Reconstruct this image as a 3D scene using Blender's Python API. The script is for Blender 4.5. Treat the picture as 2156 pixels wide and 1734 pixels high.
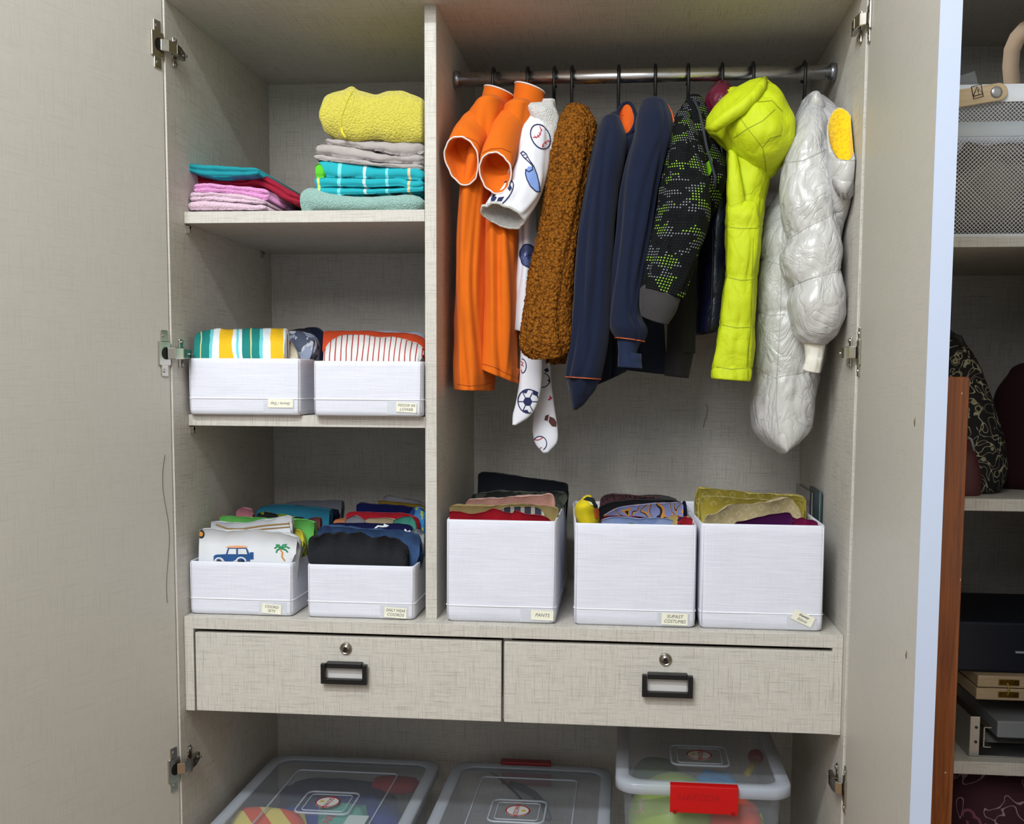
import bpy, bmesh, math, random
import numpy as np
from mathutils import Vector, Matrix, noise
from mathutils.bvhtree import BVHTree

for o in list(bpy.data.objects): bpy.data.objects.remove(o)
SC = bpy.context.scene
COL = SC.collection
random.seed(4)
PI = math.pi

# ------------------------------------------------------------------ camera
F, CX, CY = 2115.3933, 1124.7017, 973.0289
CAM = Vector((0.920485, -1.967414, 0.961209))
RIGHT = Vector((0.99564465, 0.09300281, 0.00649634))
FWD = Vector((-0.09218219, 0.99248264, -0.0805025))
UP = Vector((-0.01393446, 0.07955304, 0.99673324))
cd = bpy.data.cameras.new('camera'); cam = bpy.data.objects.new('camera', cd); COL.objects.link(cam)
m3 = Matrix((RIGHT, UP, -FWD)).transposed()
cam.matrix_world = Matrix.Translation(CAM) @ m3.to_4x4()
cd.sensor_fit = 'HORIZONTAL'; cd.sensor_width = 36.0; cd.lens = 36.0 * F / 2156.0
cd.shift_x = (1078 - CX) / 2156.0; cd.shift_y = (CY - 867) / 2156.0
cd.clip_start = 0.02
SC.camera = cam

# ------------------------------------------------------------------ world, lights, exposure
w = bpy.data.worlds.new('world'); SC.world = w; w.use_nodes = True
w.node_tree.nodes['Background'].inputs[0].default_value = (0.84, 0.92, 1.0, 1)
w.node_tree.nodes['Background'].inputs[1].default_value = 0.40
def area(name, loc, target, sx, sy, power, color):
    l = bpy.data.lights.new(name, 'AREA'); l.shape = 'RECTANGLE'; l.size = sx; l.size_y = sy
    l.energy = power; l.color = color
    o = bpy.data.objects.new(name, l); COL.objects.link(o); o.location = loc
    d = (Vector(target) - Vector(loc)).normalized()
    o.rotation_euler = d.to_track_quat('-Z', 'Y').to_euler()
    return o
area('tube_light', (0.2, -1.95, 2.74), (0.6, 0.0, 0.4), 1.1, 0.10, 35.0, (0.90, 0.96, 1.0))
area('fill_light', (0.1, -2.6, 2.25), (0.5, 0.0, 0.5), 1.4, 0.9, 29.0, (0.97, 0.97, 1.0))  # added frontal fill to brighten drawers and doors, no actual lamp
SC.view_settings.view_transform = 'Standard'; SC.view_settings.look = 'None'
SC.view_settings.gamma = 1.0; SC.view_settings.use_curve_mapping = False
SC.view_settings.exposure = 0.43

# ------------------------------------------------------------------ geometry of the place
W = 1.35; D = 0.577
ZT = 1.706; S1, S1B = 1.3058, 1.282; S2, S2B = 0.887, 0.8637
DT, DB = 0.4657, 0.2647; YS, YD = 0.069, 0.0266
XD0, XD1 = 0.5058, 0.5296
ZB = -0.25; ZF = -0.33

def ray(u, v):
    return FWD + RIGHT * ((u - CX) / F) + UP * (-(v - CY) / F)
def P(u, v, y):
    d = ray(u, v); return CAM + d * ((y - CAM.y) / d.y)
def PX(u, v, x):
    d = ray(u, v); return CAM + d * ((x - CAM.x) / d.x)
def PZ(u, v, z):
    d = ray(u, v); return CAM + d * ((z - CAM.z) / d.z)

# ------------------------------------------------------------------ materials
def lin(c):
    if isinstance(c, str):
        c = [int(c[i:i + 2], 16) / 255 for i in (0, 2, 4)]
    return tuple((x / 12.92 if x <= 0.04045 else ((x + 0.055) / 1.055) ** 2.4) for x in c[:3]) + (1.0,)
class NT:
    def __init__(s, name):
        s.m = bpy.data.materials.new(name); s.m.use_nodes = True
        s.t = s.m.node_tree; s.b = s.t.nodes['Principled BSDF']
        s.tc = s.t.nodes.new('ShaderNodeTexCoord')
    def n(s, typ, **k):
        x = s.t.nodes.new(typ)
        for a, b in k.items():
            if hasattr(x, a) and not a.startswith('in_'): setattr(x, a, b)
        return x
    def link(s, a, b): s.t.links.new(a, b)
    def mapping(s, scale, coord='Object', rot=(0, 0, 0), loc=(0, 0, 0)):
        m = s.n('ShaderNodeMapping'); m.inputs['Scale'].default_value = scale
        m.inputs['Rotation'].default_value = rot; m.inputs['Location'].default_value = loc
        s.link(s.tc.outputs[coord], m.inputs[0]); return m.outputs[0]
    def noise(s, scale, vec=None, detail=2, rough=0.5, dist=0):
        x = s.n('ShaderNodeTexNoise'); x.inputs['Scale'].default_value = scale
        x.inputs['Detail'].default_value = detail; x.inputs['Roughness'].default_value = rough
        x.inputs['Distortion'].default_value = dist
        s.link(vec if vec else s.tc.outputs['Object'], x.inputs['Vector']); return x.outputs['Fac']
    def voronoi(s, scale, vec=None, feature='F1', out='Distance'):
        x = s.n('ShaderNodeTexVoronoi'); x.feature = feature; x.inputs['Scale'].default_value = scale
        s.link(vec if vec else s.tc.outputs['Object'], x.inputs['Vector']); return x.outputs[out]
    def ramp(s, fac, stops, const=False):
        x = s.n('ShaderNodeValToRGB'); r = x.color_ramp
        if const: r.interpolation = 'CONSTANT'
        while len(r.elements) < len(stops): r.elements.new(0.5)
        for e, (p, c) in zip(r.elements, stops):
            e.position = p; e.color = lin(c) if not isinstance(c, (int, float)) else (c, c, c, 1)
        s.link(fac, x.inputs[0]); return x.outputs[0]
    def mix(s, fac, a, b, mode='MIX'):
        x = s.n('ShaderNodeMix'); x.data_type = 'RGBA'; x.blend_type = mode
        for i, v in ((0, fac), (6, a), (7, b)):
            if isinstance(v, (int, float)) and i == 0: x.inputs[0].default_value = v
            elif isinstance(v, str): x.inputs[i].default_value = lin(v)
            elif isinstance(v, tuple): x.inputs[i].default_value = v
            else: s.link(v, x.inputs[i])
        return x.outputs[2]
    def math(s, op, a, b=0.0, c=0.0):
        x = s.n('ShaderNodeMath'); x.operation = op
        for i, v in enumerate((a, b, c)):
            if isinstance(v, (int, float)): x.inputs[i].default_value = v
            else: s.link(v, x.inputs[i])
        return x.outputs[0]
    def sep(s, coord='Object', vec=None):
        x = s.n('ShaderNodeSeparateXYZ'); s.link(vec if vec else s.tc.outputs[coord], x.inputs[0]); return x.outputs
    def bump(s, h, strength=0.3, dist=0.001):
        x = s.n('ShaderNodeBump'); x.inputs['Strength'].default_value = strength
        x.inputs['Distance'].default_value = dist; s.link(h, x.inputs['Height'])
        s.link(x.outputs[0], s.b.inputs['Normal'])
    def set(s, **k):
        for a, v in k.items():
            inp = s.b.inputs[a.replace('_', ' ')]
            if isinstance(v, (int, float)): inp.default_value = v
            elif isinstance(v, str): inp.default_value = lin(v)
            elif isinstance(v, tuple): inp.default_value = v
            else: s.link(v, inp)
        return s.m
MC = {}
def cloth(c, fuzz=0.3, rough=0.9, weave=900, bump=0.25, var=0.12):
    k = ('cloth', c, fuzz, rough, weave, bump, var)
    if k in MC: return MC[k]
    t = NT('cloth_' + c)
    n = t.noise(weave, detail=2); n2 = t.noise(28, detail=4)
    h = t.math('ADD', t.math('MULTIPLY', n, 0.35), n2)
    t.bump(h, bump, 0.003)
    dark = t.mix(t.ramp(n2, [(0.3, 0.0), (0.75, 1.0)]), tuple(x * (1 - var) for x in lin(c)[:3]) + (1,), lin(c))
    MC[k] = t.set(Base_Color=dark, Roughness=rough, Sheen_Weight=fuzz * .25, Sheen_Roughness=0.5, Specular_IOR_Level=0.25)
    return MC[k]
def fleece(c, c2=None, scale=230, bump=0.8, dist=0.004):
    k = ('fleece', c, c2, scale, bump, dist)
    if k in MC: return MC[k]
    t = NT('fleece_' + c); c2 = c2 or c
    v = t.voronoi(scale); n = t.noise(scale * 2.2, detail=3); n2 = t.noise(25, detail=3)
    h = t.math('ADD', t.math('SUBTRACT', 1.0, v), t.math('MULTIPLY', n, 0.7))
    t.bump(h, bump, dist)
    col = t.mix(t.ramp(t.math('ADD', v, t.math('MULTIPLY', n2, .3)), [(0.1, 0.0), (0.75, 1.0)]), c, c2)
    MC[k] = t.set(Base_Color=col, Roughness=0.95, Sheen_Weight=0.3)
    return MC[k]
def plain(c, rough=0.5, metal=0.0, coat=0.0, spec=0.5):
    k = ('plain', c, rough, metal, coat, spec)
    if k in MC: return MC[k]
    t = NT('plain_' + c); n = t.noise(60, detail=3)
    r = t.math('ADD', rough - 0.04, t.math('MULTIPLY', n, 0.08))
    t.bump(n, 0.04, 0.0005)
    MC[k] = t.set(Base_Color=c, Roughness=r, Metallic=metal, Coat_Weight=coat, Specular_IOR_Level=spec)
    return MC[k]
def laminate(name, base, line, light, contrast=0.5):
    t = NT(name)
    g = t.n('ShaderNodeNewGeometry'); ab = t.n('ShaderNodeVectorMath'); ab.operation = 'ABSOLUTE'; t.link(g.outputs['True Normal'], ab.inputs[0])
    nx_, ny_, nz_ = t.sep(vec=ab.outputs[0]); x, y, z = t.sep()
    sx = t.math('GREATER_THAN', nx_, .6); sz = t.math('GREATER_THAN', nz_, .6)
    U = t.math('ADD', t.math('MULTIPLY', x, t.math('SUBTRACT', 1.0, sx)), t.math('MULTIPLY', y, sx))
    V = t.math('ADD', t.math('MULTIPLY', z, t.math('SUBTRACT', 1.0, sz)), t.math('MULTIPLY', y, sz))
    cv = t.n('ShaderNodeCombineXYZ'); t.link(U, cv.inputs[0]); t.link(V, cv.inputs[1]); t.link(sz, cv.inputs[2])
    def mp(sc, loc=(0, 0, 0)):
        m = t.n('ShaderNodeMapping'); m.inputs['Scale'].default_value = sc; m.inputs['Location'].default_value = loc
        t.link(cv.outputs[0], m.inputs[0]); return m.outputs[0]
    h1 = t.noise(1, mp((10, 420, 1)), detail=3, rough=0.7)
    v1 = t.noise(1, mp((420, 10, 1)), detail=3, rough=0.7)
    h2 = t.noise(1, mp((30, 900, 1), (3, 3, 3)), detail=2)
    v2 = t.noise(1, mp((900, 30, 1), (5, 3, 3)), detail=2)
    hd = t.ramp(h1, [(0.36, 1.0), (0.46, 0.0)]); vd = t.ramp(v1, [(0.36, 1.0), (0.46, 0.0)])
    hl = t.ramp(h2, [(0.55, 0.0), (0.68, 1.0)]); vl = t.ramp(v2, [(0.55, 0.0), (0.68, 1.0)])
    d = t.math('MAXIMUM', hd, vd); l = t.math('MAXIMUM', hl, vl)
    c = t.mix(t.math('MULTIPLY', d, contrast), base, line)
    c = t.mix(t.math('MULTIPLY', l, contrast * 0.8), c, light)
    big = t.noise(3.0, detail=3)
    c = t.mix(t.ramp(big, [(0.3, 0.03), (0.7, 0.0)]), c, '8f8878')
    t.bump(t.math('SUBTRACT', l, d), 0.12, 0.0004)
    return t.set(Base_Color=c, Roughness=0.52, Specular_IOR_Level=0.35)
M_lam = laminate('greige_linen_laminate', 'c6c1b7', '9f9a90', 'd8d4ca', 0.75)
M_door = laminate('greige_linen_laminate_door', 'c2beb4', 'aeaaa0', 'cfccc2', 0.4)
M_edge = plain('b9c4d8', 0.45)
M_chrome = plain('c4bfb4', 0.2, 1.0)
M_steel = plain('b9b8b6', 0.3, 1.0)
M_blackp = plain('0b0b0c', 0.4)
M_red = plain('c3060a', 0.35)
def binmat():
    t = NT('white_nonwoven_fabric')
    h = t.noise(1, t.mapping((14, 14, 700)), detail=2, rough=0.6)
    v = t.noise(1, t.mapping((700, 700, 20)), detail=2)
    n = t.noise(16, detail=3)
    t.bump(t.math('ADD', t.math('MULTIPLY', h, 0.4), t.math('MULTIPLY', n, 1.0)), 0.25, 0.003)
    c = t.mix(t.ramp(t.math('ADD', h, t.math('MULTIPLY', v, 0.3)), [(0.45, 0.0), (0.8, 1.0)]), 'd3d5df', 'e0e1ea')
    return t.set(Base_Color=c, Roughness=0.75)
M_bin = binmat()
def puffer(name, c, c2=None, rough=0.35, coat=0.3, bump=0.6):
    t = NT(name)
    n = t.noise(26, t.mapping((1, 1, 0.5)), detail=5, rough=0.6, dist=1.2)
    r_ = t.math('POWER', t.math('ABSOLUTE', t.math('SUBTRACT', t.noise(17, t.mapping((1, 1, .8)), detail=3, dist=1.0), .5)), .6)
    t.bump(t.math('ADD', t.math('MULTIPLY', n, .5), r_), bump, 0.008)
    lw = t.n('ShaderNodeLayerWeight'); lw.inputs[0].default_value = 0.35
    col = t.mix(lw.outputs['Facing'], c, c2 or c)
    return t.set(Base_Color=col, Roughness=rough, Coat_Weight=coat, Coat_Roughness=0.25)
def clearplastic(name, tint, alpha, rough=0.25):
    t = NT(name); n = t.noise(40, detail=2); t.bump(n, 0.08, 0.001)
    lw = t.n('ShaderNodeLayerWeight'); lw.inputs[0].default_value = 0.3
    a = t.math('ADD', alpha, t.math('MULTIPLY', lw.outputs['Facing'], 0.35))
    return t.set(Base_Color=tint, Roughness=rough, Alpha=a, Specular_IOR_Level=0.6)
M_clear = clearplastic('clear_plastic', 'b9bfc6', 0.10)
M_frost = clearplastic('frosted_plastic_rim', 'c3cad4', 0.5)
M_pocket = clearplastic('thin_clear_film', 'eef0f2', 0.25)
M_paper = plain('e9e7d2', 0.8)
M_ink = plain('6a6a70', 0.9)

# ------------------------------------------------------------------ mesh builder
class MB:
    def __init__(s): s.v = []; s.f = []; s.uv = None
    def box(s, x0, x1, y0, y1, z0, z1):
        b = len(s.v)
        s.v += [Vector((x, y, z)) for z in (z0, z1) for y in (y0, y1) for x in (x0, x1)]
        s.f += [tuple(b + i for i in q) for q in ((0, 2, 3, 1), (4, 5, 7, 6), (0, 1, 5, 4), (2, 6, 7, 3), (0, 4, 6, 2), (1, 3, 7, 5))]
        return s
    def grid(s, rings, closed=True, uv=None, cap0=False, cap1=False):
        b = len(s.v); n = len(rings); m = len(rings[0])
        for r in rings: s.v += [Vector(p) for p in r]
        for i in range(n - 1):
            for j in range(m if closed else m - 1):
                k = (j + 1) % m
                s.f.append((b + i * m + j, b + i * m + k, b + (i + 1) * m + k, b + (i + 1) * m + j))
        if cap0: s.f.append(tuple(b + j for j in range(m))[::-1])
        if cap1: s.f.append(tuple(b + (n - 1) * m + j for j in range(m)))
        return s
    def tube(s, path, r, seg=8, closed=False, cap=True, flat=1.0):
        path = [Vector(p) for p in path]; n = len(path); rings = []
        prev = None
        for i in range(n):
            a = path[(i - 1) % n] if (closed or i > 0) else path[i]
            c = path[(i + 1) % n] if (closed or i < n - 1) else path[i]
            d = (c - a)
            d = d.normalized() if d.length > 1e-9 else Vector((0, 0, 1))
            if prev is None:
                up = Vector((0, 0, 1)) if abs(d.z) < 0.9 else Vector((0, 1, 0))
                x = d.cross(up).normalized()
            else:
                x = (prev - d * prev.dot(d)); x = x.normalized() if x.length > 1e-6 else d.cross(Vector((0, 1, 0))).normalized()
            prev = x; yv = d.cross(x)
            rr = r[i] if isinstance(r, (list, tuple)) else r
            rings.append([path[i] + (x * math.cos(t) + yv * math.sin(t) * flat) * rr for t in [2 * PI * k / seg for k in range(seg)]])
        if closed: rings.append(rings[0])
        s.grid(rings, True, cap0=cap and not closed, cap1=cap and not closed)
        return s
    def lathe(s, prof, center, axis='y', seg=24):
        # prof: (radius, offset along axis)
        c = Vector(center); rings = []
        for r, h in prof:
            ring = []
            for k in range(seg):
                a = 2 * PI * k / seg; p, q = r * math.cos(a), r * math.sin(a)
                ring.append(c + (Vector((p, h, q)) if axis == 'y' else Vector((h, p, q)) if axis == 'x' else Vector((p, q, h))))
            rings.append(ring)
        s.grid(rings, True, cap0=True, cap1=True); return s
    def prism(s, poly, y0, y1):
        # poly: (x,z) list extruded along y
        n = len(poly); b = len(s.v)
        s.v += [Vector((x, y0, z)) for x, z in poly] + [Vector((x, y1, z)) for x, z in poly]
        s.f.append(tuple(range(b, b + n))); s.f.append(tuple(range(b + 2 * n - 1, b + n - 1, -1)))
        for i in range(n):
            j = (i + 1) % n; s.f.append((b + i, b + n + i, b + n + j, b + j))
        return s
    def tfm(s, mtx, start=0):
        for i in range(start, len(s.v)): s.v[i] = mtx @ s.v[i]
        return s
WLOC = {}
def link(o, parent, loc):
    COL.objects.link(o)
    if parent is not None:
        o.parent = parent
        pl = WLOC.get(parent.name, Vector((0, 0, 0)))
        o.matrix_parent_inverse = Matrix.Translation(-pl)
def tag(o, label=None, cat=None, group=None, kind=None):
    if label: o['label'] = label
    if cat: o['category'] = cat
    if group: o['group'] = group
    if kind: o['kind'] = kind
    return o
def thing(name, label, cat, loc, group=None):
    o = bpy.data.objects.new(name, None); o.empty_display_size = 0.05
    o.location = loc; COL.objects.link(o); WLOC[o.name] = Vector(loc)
    return tag(o, label, cat, group)
def obj(name, mb, m, parent=None, smooth=True, bevel=0, label=None, cat=None, group=None, kind=None, uvs=None, solid=0, angle=None):
    me = bpy.data.meshes.new(name)
    vs = [Vector(p) for p in mb.v]
    loc = Vector((0, 0, 0))
    if parent is None:
        xs = [p.x for p in vs]; ys = [p.y for p in vs]; zs = [p.z for p in vs]
        loc = Vector(((min(xs) + max(xs)) / 2, (min(ys) + max(ys)) / 2, min(zs)))
        vs = [p - loc for p in vs]
    me.from_pydata([tuple(p) for p in vs], [], mb.f)
    bm = bmesh.new(); bm.from_mesh(me)
    bmesh.ops.recalc_face_normals(bm, faces=bm.faces); bm.to_mesh(me); bm.free()
    if mb.uv is not None:
        ul = me.uv_layers.new(name='UVMap')
        vi = np.zeros(len(me.loops), dtype=np.int32); me.loops.foreach_get('vertex_index', vi)
        ul.data.foreach_set('uv', np.array(mb.uv, dtype=np.float32)[vi].ravel())
    me.materials.append(m)
    me.polygons.foreach_set('use_smooth', [smooth] * len(me.polygons))
    o = bpy.data.objects.new(name, me); o.location = loc
    link(o, parent, loc); WLOC[o.name] = loc
    if bevel:
        b = o.modifiers.new('bevel', 'BEVEL'); b.width = bevel; b.segments = 2; b.limit_method = 'ANGLE'; b.angle_limit = 0.6
    if solid:
        b = o.modifiers.new('solid', 'SOLIDIFY'); b.thickness = solid; b.offset = 0
    return tag(o, label, cat, group, kind)
def flat(name, mb, m, parent=None, bevel=0.0008, **k): return obj(name, mb, m, parent, smooth=False, bevel=bevel, **k)

# ------------------------------------------------------------------ soft shapes
def cr(p0, p1, p2, p3, t):
    return 0.5 * ((2 * p1) + (p2 - p0) * t + (2 * p0 - 5 * p1 + 4 * p2 - p3) * t * t + (3 * p1 - p0 - 3 * p2 + p3) * t ** 3)
def interp(rows, n):
    rows = [np.array(r, dtype=float) for r in rows]; out = []
    N = len(rows)
    for i in range(N - 1):
        a = rows[max(i - 1, 0)]; b = rows[i]; c = rows[i + 1]; d = rows[min(i + 2, N - 1)]
        for k in range(n): out.append((i + k / n, cr(a, b, c, d, k / n)))
    out.append((N - 1.0, rows[-1])); return out
def R(v, L, Rr, y=None, ty=None, k=0, sl=0):
    """one ring: image row v, left and right column; sl = how much lower the right end is"""
    return [L, v, Rr, v + sl, y, ty, k]
def O(Lu, Lv, Ru, Rv, y=None, ty=None, k=0): return [Lu, Lv, Ru, Rv, y, ty, k]
def loft(rings, y=0.2, ty=0.05, n=8, m=48, fold=0.0, nf=5, ph=0.0, wr=0.0, ws=14.0, seams=(), puff=0.0, crk=0.0,
         start='dome', end='open', depth=0.03, sq=1.0, seed=0, fr=0.3, crease=0.0, nc=3, rec=0.75):
    """tube of cloth through rings. returns MB, last ring points"""
    rr = [[a[0], a[1], a[2], a[3], y if a[4] is None else a[4], ty if a[5] is None else a[5], a[6]] for a in rings]
    it = interp(rr, n); T = len(rr) - 1.0
    out = []; uvs = []; L = 0; pc = None
    rc = random.Random(seed * 13 + 5); CR = [(rc.uniform(.12, .88) * PI, rc.uniform(.10, .22), rc.uniform(0, 6), rc.uniform(.6, 1.2)) for _ in range(nc)] + [(rc.uniform(1.1, 1.9) * PI, .2, rc.uniform(0, 6), 1.0)]
    rsum = 0
    for (t, q) in it:
        pl = P(q[0], q[1], q[4]); pr = P(q[2], q[3], q[4])
        c = (pl + pr) / 2; a = (pr - pl) / 2; b = Vector((0, -q[5], q[6]))
        if pc is not None: L += (c - pc).length
        pc = c
        ring = []; per = PI * (a.length + b.length)
        # quilting
        pf = 1.0; near = 0.0
        if len(seams):
            ss = [0.0] + list(seams) + [T]
            for s0, s1 in zip(ss[:-1], ss[1:]):
                if s0 <= t <= s1:
                    x = (t - s0) / max(1e-6, s1 - s0); pf = 1 - puff + puff * (max(0.0, 4 * x * (1 - x)) ** 0.45)
                    near = max(0.0, 1 - min(t - s0, s1 - t) * 1.5) ** 1.3
                    break
        rampf = min(1.0, t / max(0.01, T * fr))
        for j in range(m):
            th = 2 * PI * j / m
            cs, sn = math.cos(th), math.sin(th)
            if sq != 1.0:
                cs = math.copysign(abs(cs) ** sq, cs); sn = math.copysign(abs(sn) ** sq, sn)
            d = a * cs + b * sn
            rad = pf
            if fold: rad += fold * rampf * math.sin(nf * th + ph + 1.3 * math.sin(t * 0.9 + ph)) * (0.6 + 0.4 * math.sin(2.1 * th + ph * 2))
            if crk: rad += crk * near * (math.sin(th * 31 + 4 * math.sin(th * 5 + t * 2)) * noise.noise(Vector((th * 4, t * 3, seed))) * 2.2)
            if crease:
                for th0, wd, ph_, am in CR:
                    x_ = (th - th0 - .22 * math.sin(t * .8 + ph_)) / wd
                    rad -= crease * am * rampf * (math.exp(-x_ * x_) - .45 * math.exp(-(x_ - 1.6) ** 2)) * (.65 + .35 * math.sin(t * 1.1 + ph_ * 2))
            p = c + d * rad
            if wr:
                nn = noise.noise(Vector((p.x * ws + seed * 7.1, p.y * ws, p.z * ws * 0.55)))
                n2 = noise.noise(Vector((p.x * ws * 2.7 + seed * 3.1, p.y * ws * 2.7, p.z * ws * 1.6)))
                dl = d.length
                if dl > 1e-6: p = p + d / dl * wr * (nn + 0.45 * n2)
            ring.append(p); uvs.append((j / m * per, L))
        out.append(ring)
    def scaled(ring, f, off):
        c = sum(ring, Vector()) / len(ring); return [c + (p - c) * f + off for p in ring]
    mb = MB()
    pre = []; post = []
    c0 = sum(out[0], Vector()) / m; c1 = sum(out[-1], Vector()) / m
    ax0 = (c0 - sum(out[1], Vector()) / m); ax0 = ax0.normalized() if ax0.length > 0 else Vector((0, 0, 1))
    k = min(n, len(out) - 1)
    ax1 = (c1 - sum(out[-1 - k], Vector()) / m).normalized()
    nl = (out[-1][0] - c1).cross(out[-1][m // 4] - c1)
    nl = nl.normalized() if nl.length > 0 else ax1
    if nl.dot(ax1) < 0: nl = -nl
    axd = (nl * rec + ax1 * (1 - rec)).normalized() if end == 'open' else ax1
    r0 = min((out[0][0] - c0).length, (out[0][m // 4] - c0).length)
    if start == 'dome':
        for f, h in ((0.03, 0.62), (0.4, 0.56), (0.75, 0.38), (0.93, 0.16)): pre.append(scaled(out[0], f, ax0 * h * r0))
    elif start == 'open':
        for f, h in ((0.03, -depth * 1.02), (0.86, -depth), (0.9, -depth * .5), (0.93, 0)): pre.append(scaled(out[0], f, ax0 * h))
    last = out[-1]
    r1 = min((out[-1][0] - c1).length, (out[-1][m // 4] - c1).length)
    if end == 'open':
        for f, h in ((0.94, 0.0), (0.9, -depth * 0.5), (0.86, -depth), (0.03, -depth * 1.02)): post.append(scaled(last, f, axd * h))
    elif end == 'dome':
        for f, h in ((0.93, 0.16), (0.75, 0.38), (0.4, 0.56), (0.03, 0.62)): post.append(scaled(last, f, ax1 * h * r1))
    allr = pre + out + post
    mb.grid(allr, True)
    uv = []
    for i in range(len(pre)): uv += uvs[:m]
    uv += uvs
    for i in range(len(post)): uv += uvs[-m:]
    mb.uv = uv
    if XD1 < c1.x < W + .02 and c1.z > DT:
        for L_ in (mb.v, last, out[0]):
            for i_, p in enumerate(L_): L_[i_] = Vector((min(max(p.x, XD1 + .003), W - .003), min(p.y, D - .004), p.z))
    mb.last = last; mb.first = out[0]; mb.end_axis = axd; mb.depth = depth
    return mb
def liner(mb, m, parent, depth=0.05, name='lining', which='last', mname=None, f0=0.92):
    """lining seen inside an open sleeve or hood"""
    ring = getattr(mb, which); n = len(ring)
    c = sum(ring, Vector()) / n; ax = mb.end_axis
    rs = []
    depth = mb.depth * .92
    for f, h in ((.955, 0.0008), (.90, -0.003), (.84, -depth * .5), (.8, -depth), (0.02, -depth * 1.03)):
        rs.append([c + (p - c) * f + ax * h for p in ring])
    q = MB().grid(rs, True)
    return obj(name, q, m, parent, uvs=None)
def piping(mb, r, m, parent, which='last', name='piping', off=0.0, amp=0.0):
    ring = getattr(mb, which); n = len(ring); c = sum(ring, Vector()) / n
    path = [p + mb.end_axis * off + (p - c).normalized() * amp * 2 * noise.noise(Vector((i * .35, 2, 0))) * (1 if 3 < i < n - 3 else 0) for i, p in enumerate(ring)]
    return obj(name, MB().tube(path, r, 6, closed=True), m, parent)
def bvh(*mbs):
    V = []; Fs = []
    for q in mbs:
        b = len(V); V += [tuple(p) for p in q.v]; Fs += [tuple(b + i for i in f) for f in q.f]
    return BVHTree.FromPolygons(V, Fs)
def hit(t, u, v, off=0.0009):
    d = ray(u, v).normalized(); loc, nrm, i, dist = t.ray_cast(CAM, d)
    if loc is None: return None
    if nrm.dot(d) > 0: nrm = -nrm
    return loc + nrm * off
def blob(t, pts, off=0.0009, nr=4, sub=3):
    """filled flat print on a cloth surface"""
    P2 = []
    for i in range(len(pts)):
        a = pts[i]; b = pts[(i + 1) % len(pts)]
        for k in range(sub): P2.append((a[0] + (b[0] - a[0]) * k / sub, a[1] + (b[1] - a[1]) * k / sub))
    cu = sum(p[0] for p in P2) / len(P2); cv = sum(p[1] for p in P2) / len(P2)
    rings = []; prev = None
    for f in [0.02] + [(i + 1) / nr for i in range(nr)]:
        rings.append([hit(t, cu + (p[0] - cu) * f, cv + (p[1] - cv) * f, off) for p in P2])
    mb = MB()
    flatr = [p for r in rings for p in r if p is not None]
    if not flatr: return mb
    n = len(P2); idx = {}
    for i, r in enumerate(rings):
        for j, p in enumerate(r):
            if p is not None: idx[(i, j)] = len(mb.v); mb.v.append(p)
    for i in range(len(rings) - 1):
        for j in range(n):
            q = [(i, j), (i, (j + 1) % n), (i + 1, (j + 1) % n), (i + 1, j)]
            if all(x in idx for x in q):
                pp = [mb.v[idx[x]] for x in q]
                if max((pp[a] - pp[b]).length for a, b in ((0, 2), (1, 3), (0, 1), (2, 3))) < 0.05:
                    mb.f.append(tuple(idx[x] for x in q))
    return mb
def stroke(t, pts, wpx=3.0, off=0.0012, closed=False, step=4.0):
    pts = list(pts) + ([pts[0]] if closed else [])
    Q = []
    for a, b in zip(pts[:-1], pts[1:]):
        L = math.hypot(b[0] - a[0], b[1] - a[1]); k = max(1, int(L / step))
        for i in range(k): Q.append((a[0] + (b[0] - a[0]) * i / k, a[1] + (b[1] - a[1]) * i / k))
    Q.append(pts[-1]); mb = MB(); pv = None
    for i, (u, v) in enumerate(Q):
        a = Q[max(0, i - 1)]; b = Q[min(len(Q) - 1, i + 1)]
        du, dv = b[0] - a[0], b[1] - a[1]; L = math.hypot(du, dv) or 1
        nu, nv = -dv / L * wpx / 2, du / L * wpx / 2
        p, q = hit(t, u + nu, v + nv, off), hit(t, u - nu, v - nv, off)
        if p is None or q is None: pv = None; continue
        b0 = len(mb.v); mb.v += [p, q]
        if pv is not None and (mb.v[pv] - p).length < 0.04: mb.f.append((pv, pv + 1, b0 + 1, b0))
        pv = b0
    return mb
def join(*mbs):
    o = MB()
    for q in mbs:
        b = len(o.v); o.v += q.v; o.f += [tuple(b + i for i in f) for f in q.f]
    return o
def arc(cu, cv, ru, rv, a0=0, a1=360, n=24, rot=0):
    o = []
    for i in range(n + (0 if abs(a1 - a0) >= 360 else 1)):
        a = math.radians(a0 + (a1 - a0) * i / n); x, y = ru * math.cos(a), rv * math.sin(a)
        c, s_ = math.cos(math.radians(rot)), math.sin(math.radians(rot))
        o.append((cu + x * c - y * s_, cv + x * s_ + y * c))
    return o
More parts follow.
